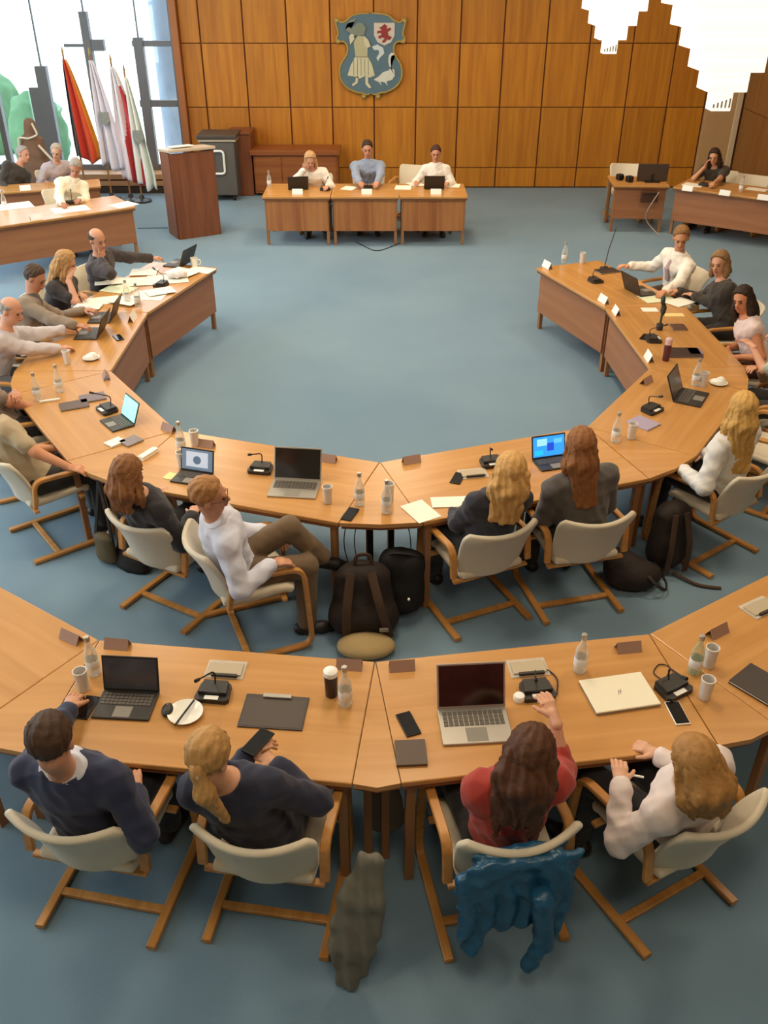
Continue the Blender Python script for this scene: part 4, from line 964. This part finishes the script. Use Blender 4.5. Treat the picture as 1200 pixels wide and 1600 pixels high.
# papers and flat things
def sheet(px, py, a, w, d, label, m=None, name='paper_sheet', th=.002, cat='paper', group='loose papers on the desks', z=TZ):
    o = MB().box((-w/2, -d/2, 0), (w/2, d/2, th), bev=min(th*.3, .002)).build(name, m or M['paper']); p = at(px, py, z); o.location = p; o.rotation_euler = (0, 0, math.radians(a-90)); return tag(o, label, cat, group)
A4 = (.21, .297)
for k, (px, py, a, w, d, l, m, z) in enumerate((
    (657, 799, 30, .24, .17, 'white sheet turned askew at the right of the centre wedge', None, 0), (709, 784, 94, .30, .13, 'white sheet left of the wavy blond head', None, .003),
    (160, 470, 20, .25, .34, 'white sheet before the reading person in grey-brown jacket', None, 0), (186, 452, -20, .24, .34, 'white sheet before the blond woman in black top', M['paper_green'], .003), (214, 440, 10, .3, .4, 'large open newspaper sheet at far left, left part', None, .006),
    (232, 462, -8, .28, .36, 'white sheet near the inner edge at far left', None, 0), (262, 436, 15, .34, .44, 'open newspaper sheet under the microphone at far left', None, .003), (225, 425, 5, .25, .3, 'white sheet under the stretched arm', None, .009), (314, 422, -20, .2, .3, 'white sheet at the far left end of the inner ring', None, 0),
    (62, 548, 10, .22, .3, 'white papers before the bald person in pale shirt', None, 0), (140, 478, 0, .2, .25, 'white papers under the reading hands', None, .012),
    (1026, 466, 195, .24, .34, 'greenish white sheet before the man in white shirt', M['paper_green'], 0), (1062, 472, 215, .2, .28, 'white sheet before the woman in black blouse', None, .003), (1015, 484, 180, .12, .16, 'small cream booklet below the greenish sheet', None, 0), (1053, 492, 180, .1, .2, 'pale yellow slip on the right desk', mat('yellow_slip', '#f0d68c', .7), 0),
    (630, 293, 265, .25, .3, 'loose white sheet left on the presiding table', None, 0), (650, 288, 300, .21, .3, 'loose white sheet right beside another on the presiding table', None, .003), (706, 290, 260, .25, .25, 'white sheet right of the laptop on the presiding table', None, 0), (545, 294, 250, .2, .25, 'white sheet before the man in blue shirt', None, 0),
    (22, 322, 300, .5, .4, 'large white sheet at left on the pale upper left desk', None, 0), (110, 327, 300, .5, .35, 'white sheet under the microphone, upper left desk', None, 0), (193, 320, 320, .35, .3, 'white sheet at the right end of the pale upper left desk', None, 0),
    (1083, 289, 235, .3, .25, 'white sheet before the leaning woman', None, 0), (268, 744, 70, .09, .09, 'yellow note left of the tablet with document', mat('note', '#f6e39a', .7), 0), (1182, 296, 235, .3, .2, 'white sheet at the right edge, upper right desk', None, 0))):
    sheet(px, py, a, w, d, l, m, z=TZ+z)
sheet(78, 627, 20, .02, .16, 'white marker lying beside the bottles, inner ring left', M['white'], 'marker', .015, 'pen', None)
DK = M['dark']
def phone(px, py, a, l, m=None, z=TZ):
    t = thing('smartphone', l, 'phone'); MB().box((-.037, -.076, 0), (.037, .076, .008), bev=.003).build('case', m or M['black'], t); MB().box((-.033, -.071, .008), (.033, .071, .0088)).build('screen', M['screen_off'], t)
    p = at(px, py, z); t.location = p; t.rotation_euler = (0, 0, math.radians(a-90)); return t
phone(1058, 1115, 96, 'black smartphone lying right of the closed white laptop', M['white'])
phone(547, 804, 70, 'brown smartphone by the bottle left of the centre wedge')
phone(638, 1132, 110, 'dark smartphone above the dark notebook, near centre')
phone(715, 748, 70, 'dark smartphone lying behind the white sheet')
phone(136, 1106, 80, 'dark smartphone left of the dark tablet, near left')
phone(185, 528, -60, 'dark smartphone near the laptop of the bald person at left')
phone(1008, 527, 240, 'dark smartphone beside the microphone, inner ring right')
phone(403, 1160, 60, 'black smartphone held by the ponytailed person', z=.90)
sheet(642, 1178, 93, .14, .15, 'dark brown notebook by the near centre wedge', mat('notebook', '#5a4a3e', .6), 'notebook', .014, 'notebook', None)
def book(px, py, a, w, d, l, cover, name='folder', cat='folder', th=.012):
    t = thing(name, l, cat); MB().box((-w/2, -d/2, 0), (w/2, d/2, th*.25)).build('back_cover', cover, t); MB().box((-w/2+.004, -d/2+.004, th*.25), (w/2-.004, d/2-.004, th*.75)).build('pages', M['paper'], t)
    MB().box((-w/2, -d/2, th*.75), (w/2, d/2, th), bev=.001).build('front_cover', cover, t); p = at(px, py, TZ); t.location = p; t.rotation_euler = (0, 0, math.radians(a-90)); return t
book(1005, 662, 130, .17, .2, 'lilac folder on dark case, inner ring right', mat('lilac', '#a99bb2', .5))
book(1068, 552, 178, .22, .30, 'dark closed folder before the woman in pink', mat('darkfolder', '#3b2a28', .35)); book(1086, 550, 178, .15, .12, 'lilac-grey booklet near the dark folder', mat('lg', '#8a7a86', .4))
book(948, 424, 200, .17, .25, 'dark tablet case near the far right end', mat('dcase', '#3a2d24', .4)); book(116, 634, 25, .15, .22, 'dark grey-brown folded case left of the microphone, left half', mat('gb', '#5e4a42', .5)); book(145, 622, 25, .15, .2, 'grey folded case by the microphone, right half', mat('gb2', '#77686a', .5))
book(205, 690, 50, .12, .14, 'grey booklet beside the cyan tablet', mat('gb3', '#86787a', .5)); book(232, 712, 62, .05, .17, 'cream narrow box behind the brown-haired head', M['paper'], 'box', 'box', .03); book(180, 692, 50, .1, .13, 'cream booklet left of the grey booklet', M['paper'], 'booklet', 'booklet')
book(1060, 512, 180, .16, .14, 'dark tablet case behind the dark folder, inner ring right', mat('dcase2', '#5a3a28', .4)); book(1192, 1075, 130, .2, .26, 'black case at right edge of the outer ring desk', mat('bcase', '#3a302c', .4), th=.02)
# clipboard
t = thing('clipboard', 'c', 'clipboard'); MB().box((-.155, -.11, 0), (.155, .11, .006), bev=.002).build('board', mat('clip_dark', '#3c322b', .45), t)
MB().box((-.07, .085, .006), (.07, .112, .016), bev=.003).build('clip', M['silver'], t); MB().box((-.145, -.1, .006), (.145, .08, .0068)).build('cover_sheet', mat('clip_sheet', '#4c4037', .6), t)
place(t, 428, 1113, 85, 'black clipboard with silver clip before the ponytailed person')
# plates
def plate(px, py, l, r=.085, napkin=False, pen=False):
    t = thing('plate', l, 'plate'); MB().lathe([(0, .002), (r*.6, .002), (r, .016), (r, .019), (r*.6, .007), (0, .007)], 28, caps=False).build('plate', M['china'], t, True)
    if napkin: mesh_np('napkin', [fieldmesh([('ell', (0, 0, .02), np.eye(3), (.06, .05, .03), .01), ('ell', (.02, .0, .035), np.eye(3), (.035, .03, .03), .02)], .006, amp=.008, f=60)], M['white'], t)
    p = at(px, py, TZ); t.location = p
    if pen:
        o = MB().tube([(-.03, -.09, .02), (.03, .07, .024)], .005, 8).build('pen', M['black'], None, True); o.location = p; tag(o, 'black pen lying across the white plate, near left', 'pen')
plate(290, 1116, 'white plate with a pen across it, near left', pen=True); plate(1122, 600, 'white plate with crumpled napkin, inner ring right', .075, True); plate(143, 561, 'white plate with napkin at the left desk', .075, True)
# document holders: clear frames behind the microphones
def holder(px, py, a, l):
    t = thing('document_stand', l, 'document stand'); MB().box((-.1, -.05, 0), (.1, .08, .006), bev=.002).build('base', M['glass'], t)
    MB().box((-.085, -.03, .006), (.085, .055, .012)).build('insert', mat('insert', '#b9a88c', .6), t); MB().box((-.06, -.045, .006), (.07, -.03, .02)).build('ledge', M['dark'], t); p = at(px, py, TZ); t.location = p; t.rotation_euler = (0, 0, math.radians(a-90))
holder(352, 1050, 85, 'clear document stand behind the microphone, near left'); holder(826, 1047, 97, 'clear document stand behind the microphone, near right'); holder(740, 742, 100, 'clear frame left of the microphone, inner ring'); holder(1190, 952, 120, 'clear document stand at right edge, outer ring')
# odds and ends
t = thing('computer_mouse', 'dark computer mouse left of the white plate', 'mouse'); mesh_np('shell', [fieldmesh([('ell', (0, 0, .012), np.eye(3), (.028, .045, .02), .01)], .005)], M['dark'], t); MB().tube([(0, .01, .032), (0, .03, .027)], .003, 6).build('wheel', M['grey'], t); t.location = at(262, 1112, TZ)
t = thing('thermos_mug', 'dark thermos mug beside the bottle at the near centre', 'mug'); MB().lathe([(0, 0), (.03, 0), (.034, .13), (.03, .15)], 18).build('cup', mat('thermos', '#3a2622', .35), t, True); MB().lathe([(.035, .13), (.035, .155), (.02, .165)], 18).build('lid', M['white'], t, True); t.location = at(518, 1085, TZ)
t = thing('mug', 'white mug at the far left end of the inner ring', 'mug'); MB().lathe([(0, .002), (.036, .002), (.042, .1), (.038, .1), (.033, .008), (0, .008)], 20, caps=False).build('cup', M['china'], t, True); MB().tube(arcpath([(.038, 0, .08), (.075, 0, .075), (.075, 0, .025), (.036, 0, .02)], .02, 4), .006, 6).build('handle', M['china'], t, True); t.location = at(304, 416, TZ)
t = thing('thermos_bottle', 'dark bottle with pink cap beside the dark folder', 'bottle'); MB().lathe([(0, 0), (.03, 0), (.033, .12), (.028, .15)], 18).build('flask', mat('flask', '#5a2a30', .35), t, True); MB().lathe([(.03, .15), (.03, .2), (.02, .21)], 18).build('cap', mat('pinkcap', '#d8b4b0', .5), t, True); t.location = at(1040, 563, TZ)
o = MB().lathe([(0, .0), (.028, .0), (.03, .02), (.024, .03), (0, .032)], 20, caps=False).build('earphone_case', M['white'], None, True); o.location = at(811, 1093, TZ); tag(o, 'round white earphone case beside the microphone, near right', 'case')
o = MB().box((-.035, -.008, 0), (.035, .008, .012), bev=.003).build('usb_adapter', M['white']); o.location = at(850, 1096, TZ); o.rotation_euler = (0, 0, .25); tag(o, 'small white adapter in front of the microphone, near right', 'adapter')
pA = at(960, 1206, .80); o = MB().tube([(0, 0, 0), (.12, -.03, .0)], .005, 8).build('pen', M['white'], None, True); o.location = pA; tag(o, 'white pen in the hand of the person writing', 'pen')
def cable(pts, r, l, m=None, name='cable', grp=None):
    P = [Vector(p) for p in pts]; o = MB().tube(arcpath(P, .2, 6), r, 6).build(name, m or M['black'], None, True); return tag(o, l, 'cable', grp)
cable([at(870, 1085, TZ+.005), at(872, 1060, TZ+.005), at(855, 1045, TZ+.005), at(840, 1050, TZ+.005)], .004, 'dark cable curling behind the microphone, near right')
cable([at(1040, 1065, TZ+.005), at(1018, 1052, TZ+.005), at(1030, 1036, TZ+.005), at(1050, 1042, TZ+.005), at(1040, 1060, TZ+.005)], .003, 'thin cable loop beside the white-dotted microphone')
for a, b, l in ((545, 550, 'cable hanging under the centre wedge, leftmost of three'), (562, 566, 'cable hanging under the centre wedge, middle of three'), (632, 628, 'cable hanging under the centre wedge, rightmost of three')):
    p = at(a, 830, .67); q = at(b, 872, .25); p2 = Vector((p.x, p.y+.25, .67)); cable([p2, p2+Vector((-.06 if a < 600 else .06, 0, -.25)), Vector((p2.x+.03, p2.y, .012))], .004, l)
cable([at(556, 378, .008), at(588, 394, .008), at(625, 380, .008)], .006, 'dark cable lying in a V on carpet before the presiding table')
cable([at(215, 357, .006), at(262, 356, .006)], .012, 'dark cable duct on the carpet left of the lectern', mat('duct', '#55707e', .7))
cable([at(1030, 300, .69), at(1010, 330, .4), at(1008, 345, .2), at(1030, 368, .01)], .008, 'pale cable hanging from the small upper right desk', mat('palecable', '#b9a28c', .6))
# monitor on the small desk, upper right
t = thing('monitor', 'dark monitor on the small desk at upper right', 'monitor', at(1018, 284, TZ), math.radians(180-2)); MB().box((-.12, -.08, 0), (.12, .08, .012), bev=.003).build('foot', M['black'], t); MB().box((-.02, -.0, .01), (.02, .02, .12)).build('neck', M['black'], t)
MB().box((-.24, -.02, .012), (.24, .012, .27), bev=.006).build('screen', mat('mon_back', '#43342a', .5), t)
for px, py, l in ((968, 281, 'black camera device left on the small upper right desk'), (983, 284, 'black camera device beside the monitor, upper right')):
    t = thing('camera_device', l, 'device', at(px, py, TZ), .3); MB().box((-.05, -.05, 0), (.05, .05, .09), bev=.015).build('body', M['black'], t); MB().lathe([(.03, 0), (.03, .03)], 14, TR((0, -.05, .05), rx=PI/2)).build('lens', M['screen_off'], t, True)
t = thing('desk_microphone_stand', 'long thin microphone stand leaning out from the far right end', 'microphone', at(944, 420, TZ)); MB().lathe([(.05, 0), (.05, .015), (.02, .02)], 16).build('foot', M['dark'], t, True); MB().tube([(0, 0, .015), (.05, .1, .2), (.14, .25, .40)], .006, 6).build('rod', M['dark'], t, True)
# black flower-like dark tall object: table microphone beside papers at right
t = thing('potted_stem', 'tall dark green stem-like object between papers and tablet, inner ring right', 'plant', at(1030, 515, TZ)); MB().lathe([(.03, 0), (.035, .05), (.03, .06)], 14).build('pot', M['dark'], t, True); MB().tube([(0, 0, .04), (.01, .02, .2), (-.01, .0, .3)], .012, 8).build('stem', mat('dgreen', '#3d4a2c', .7), t, True)
mesh_np('leaves', [fieldmesh([('ell', (.01, .01, .2), np.eye(3), (.025, .04, .06), .02), ('ell', (-.01, 0, .29), np.eye(3), (.02, .03, .05), .02)], .007, amp=.006)], mat('dgreen2', '#2f3526', .7), t)
# ================================================================== bags and clothes on the floor
def bag(name, label, cat, px, py, prims, m, face=90, res=.012, amp=.010, straps=(), strapm=None, z=0, extra=()):
    p = at(px, py, z); t = thing(name, label, cat, (p.x, p.y, z), math.radians(face-90))
    mesh_np('body', [fieldmesh(prims, res, amp=amp, f=20)], m, t)
    for s in straps: MB().tube(arcpath(s[1:], .08, 5), .01, sq=(s[0], .006)).build('strap', strapm or M['rubber'], t, True)
    for nm, a, b, mm in extra: MB().box(a, b, bev=.008).build(nm, mm, t)
    return t
E3 = np.eye(3)
blk = mat('bag_black', '#15110f', .8, bump=.2, bscale=120); brn = mat('bag_brown', '#241812', .75, bump=.2, bscale=100)
bag('backpack', 'large dark brown backpack standing under the centre wedge, left of two bags', 'backpack', 568, 982, [('ecap', (0, .0, .17), (0, .04, .40), (1, 0, 0), (.21, .13), (.18, .11), .05), ('cap', (-.12, -.05, .14), (.12, -.05, .14), .11, .11, .05)], brn, 95,
    straps=[(.028, (-.12, -.15, .05), (-.12, -.17, .25), (-.08, -.06, .50)), (.028, (.16, -.16, .05), (.10, -.18, .3), (.05, -.06, .50)), (.012, (-.05, .03, .5), (-.04, .03, .58), (.05, .03, .58), (.06, .03, .5))], strapm=mat('strap_br', '#4a3524', .7), extra=[('buckle', (.09, -.2, .12), (.15, -.18, .15), M['grey'])])
bag('shoulder_bag', 'black bag under the centre wedge, right of two bags', 'bag', 628, 960, [('ecap', (0, .0, .15), (0, .02, .42), (1, 0, 0), (.15, .12), (.15, .10), .05), ('ell', (-.07, 0, .46), E3, (.07, .07, .08), .05)], blk, 90, straps=[(.02, (-.1, 0, .48), (-.05, -.06, .55), (.1, 0, .48))], extra=[('buckle', (.03, -.14, .22), (.05, -.12, .24), M['china'])])
bag('round_cushion', 'round tan cushion lying before the large brown backpack', 'cushion', 572, 1018, [('ell', (0, 0, .05), E3, (.19, .12, .065), .01)], M['tan'], 90, amp=.004)
bag('backpack', 'dark backpack leaning between the grey jacket person and the right chair', 'backpack', 1035, 885, [('ecap', (0, 0, .14), (.02, .02, .44), (1, 0, 0), (.15, .13), (.14, .10), .05)], brn, 110,
    straps=[(.022, (-.08, -.14, .04), (-.08, -.15, .25), (-.04, -.08, .50)), (.022, (.08, -.14, .04), (.08, -.15, .25), (.05, -.08, .50)), (.012, (0, -.12, .03), (.08, -.3, .015), (.22, -.38, .015))], strapm=mat('strap_br', '#4a3524', .7))
bag('tote_bag', 'slumped dark bag with round handles behind the grey jacket person', 'bag', 985, 915, [('ell', (0, 0, .1), E3, (.2, .13, .12), .05), ('ell', (-.08, .06, .16), E3, (.12, .12, .1), .06)], brn, 90,
    straps=[(.012, (.05, -.05, .18), (.12, -.16, .12), (.22, -.12, .04), (.24, -.02, .06), (.12, 0, .18)), (.012, (.1, -.02, .16), (.2, -.04, .12), (.26, .06, .05), (.16, .08, .14))])
bag('handbag', 'small olive handbag with long strap under the left chair arm', 'bag', 170, 880, [('ecap', (0, 0, .06), (0, 0, .22), (1, 0, 0), (.10, .05), (.09, .045), .03)], mat('olive', '#5f5236', .7), 60, amp=.004, straps=[(.014, (-.08, 0, .22), (-.04, .03, .45), (.0, .05, .68)), (.014, (.08, 0, .22), (.05, .03, .45), (.0, .05, .68))])
bag('black_coat', 'black coat hanging down behind the chair of the woman in black jacket', 'coat', 205, 888, [('ecap', (0, 0, .03), (.0, .1, .34), (1, 0, 0), (.16, .06), (.12, .05), .04)], blk, 60, amp=.012)
# blue jacket over the chair of the person in red; grey coat at its side
def jacket_on_chair():
    t = thing('blue_jacket', 'shiny blue jacket draped over the chair back of the person in red', 'jacket', (.50, 2.62, 0), math.radians(101-90))
    pr = [('ecap', (-.03, -.40, .40), (-.02, -.385, .76), (1, 0, 0), (.21, .03), (.25, .03), .04), ('ecap', (-.02, -.345, .79), (-.02, -.27, .66), (1, 0, 0), (.20, .02), (.18, .02), .03),
          ('ecap', (-.21, -.40, .28), (-.22, -.38, .70), (1, 0, 0), (.06, .035), (.08, .035), .04), ('ecap', (.11, -.42, .26), (.12, -.40, .68), (1, 0, 0), (.05, .035), (.07, .035), .04)]
    st = lambda X: .010*np.sin(X[..., 0]*75+3*np.sin(X[..., 2]*9))*np.clip((.80-X[..., 2])*4, 0, 1)
    mesh_np('jacket', [fieldmesh(pr, .008, amp=.014, f=30, fn=st)], mat('blue_nylon', '#1f5578', .3, bump=.5, bscale=30, vary=.35, vscale=11), t)
    mesh_np('sleeve', [fieldmesh([('cap', (.05, -.45, .60), (.08, -.47, .34), .05, .038, .03), ('cap', (.08, -.47, .34), (.03, -.46, .16), .038, .036, .03)], .008, amp=.014, f=36)], _M['blue_nylon'], t)
jacket_on_chair()
p = at(556, 1470, .25)
t = thing('grey_coat', 'grey coat slung between the two near middle chairs, reaching to the carpet', 'coat', (p.x, p.y, 0), 0)
st = lambda X: .008*np.sin(X[..., 0]*85+5*X[..., 2])
mesh_np('coat', [fieldmesh([('ecap', (-.03, -.06, .03), (-.01, -.01, .22), (1, 0, 0), (.05, .025), (.10, .035), .04), ('ecap', (-.01, -.01, .22), (.02, .06, .44), (1, 0, 0), (.10, .035), (.11, .035), .04), ('ecap', (.02, .06, .44), (.07, .14, .60), (1, 0, 0), (.10, .035), (.06, .03), .04)], .008, amp=.009, f=28, fn=st)], mat('coat_grey', '#6c6a60', .85, vary=.15), t)
bag('light_bag', 'small grey-beige bag on floor below the near centre wedge', 'bag', 600, 1300, [('ecap', (0, 0, .12), (0, 0, .30), (1, 0, 0), (.11, .08), (.08, .06), .04)], mat('lightbag', '#8f8676', .8), 90)
# brown draped stand behind the grey-haired persons
t = thing('draped_stand', 'brown cloth draped over a stand with pale edges, behind the grey-haired persons', 'cloth stand', (-5.9, 15.9, 0))
mesh_np('cloth', [fieldmesh([('ecap', (0, 0, .3), (0, 0, 1.15), (1, 0, 0), (.28, .12), (.2, .1), .05), ('ecap', (0, 0, 1.1), (.02, 0, 1.42), (1, 0, 0), (.12, .08), (.1, .08), .05)], .018, amp=.02, f=14)], mat('drape_brown', '#7a5a44', .9, vary=.08), t)
MB().tube(arcpath([(-.2, -.12, 1.0), (-.17, -.12, 1.22), (.0, -.12, 1.2), (.16, -.12, 1.26), (.1, -.12, 1.44)], .04, 3), .016, 6).build('pale_edge', M['fabric'], t, True)
MB().tube([(.14, -.12, 1.1), (.34, -.12, .85)], .02, 6).build('pale_edge', M['fabric'], t, True); MB().tube([(0, 0, 0), (0, 0, .5)], .02, 8).build('pole', M['dark'], t, True)
# hedge and tree outside the window
for i, (x, y, r, zz) in enumerate(((-7.6, 21, .8, .9), (-9.2, 22.5, 1.0, 1.1))):
    o = mesh_np('shrub', [fieldmesh([('ell', (0, 0, zz*.7), E3, (r*.8, r*.7, zz), .1)], .06, amp=.12, f=7)], mat('leaf', '#4d7a58', .9, vary=.3, vscale=5), None); o.location = (x, y, -.2); tag(o, ('green shrub outside the window, nearer the flags', 'green shrub outside the window at the left edge')[i], 'shrub')

# a few more papers at the far left end, the crumpled newspapers and the computer box under the small desk
for k, (px, py, a, w, d, l) in enumerate(((250, 455, 30, .22, .3, 'printed sheet overlapping the inner edge at far left'), (285, 425, -30, .26, .34, 'large sheet beside the white mug, far left end'), (196, 470, -25, .21, .3, 'white sheet left of the two bottles at far left'), (170, 440, 15, .21, .3, 'white sheet before the blond woman, nearest her elbow'))):
    sheet(px, py, a, w, d, l, None, z=TZ+.014+.003*k)
def crumple(px, py, l, r, hexc='#ece9ea'):
    p = at(px, py, TZ+.02); t = thing('crumpled_newspaper', l, 'newspaper', (p.x, p.y, TZ+.012)); mesh_np('newspaper', [fieldmesh([('ell', (0, 0, .045), E3, (r, r*.8, .05), .02), ('ell', (r*.6, .02, .03), E3, (r*.5, r*.6, .035), .02)], .008, amp=.022, f=30)], mat('newsprint', hexc, .8, vary=.12, vscale=18), t)
crumple(276, 432, 'crumpled newspaper left of the white mug, far left end', .11); crumple(128, 488, 'crumpled papers between the reading hands', .09)
p = at(1018, 320, .5); t = thing('computer_box', 'dark computer box hanging under the small upper right desk', 'computer', (p.x, 14.40, .50)); MB().box((-.13, -.05, 0), (.13, .03, .16), bev=.008).build('case', mat('pcbox', '#4a2c1c', .5), t); MB().box((-.1, -.055, .12), (.1, -.048, .135)).build('slot', M['black'], t)
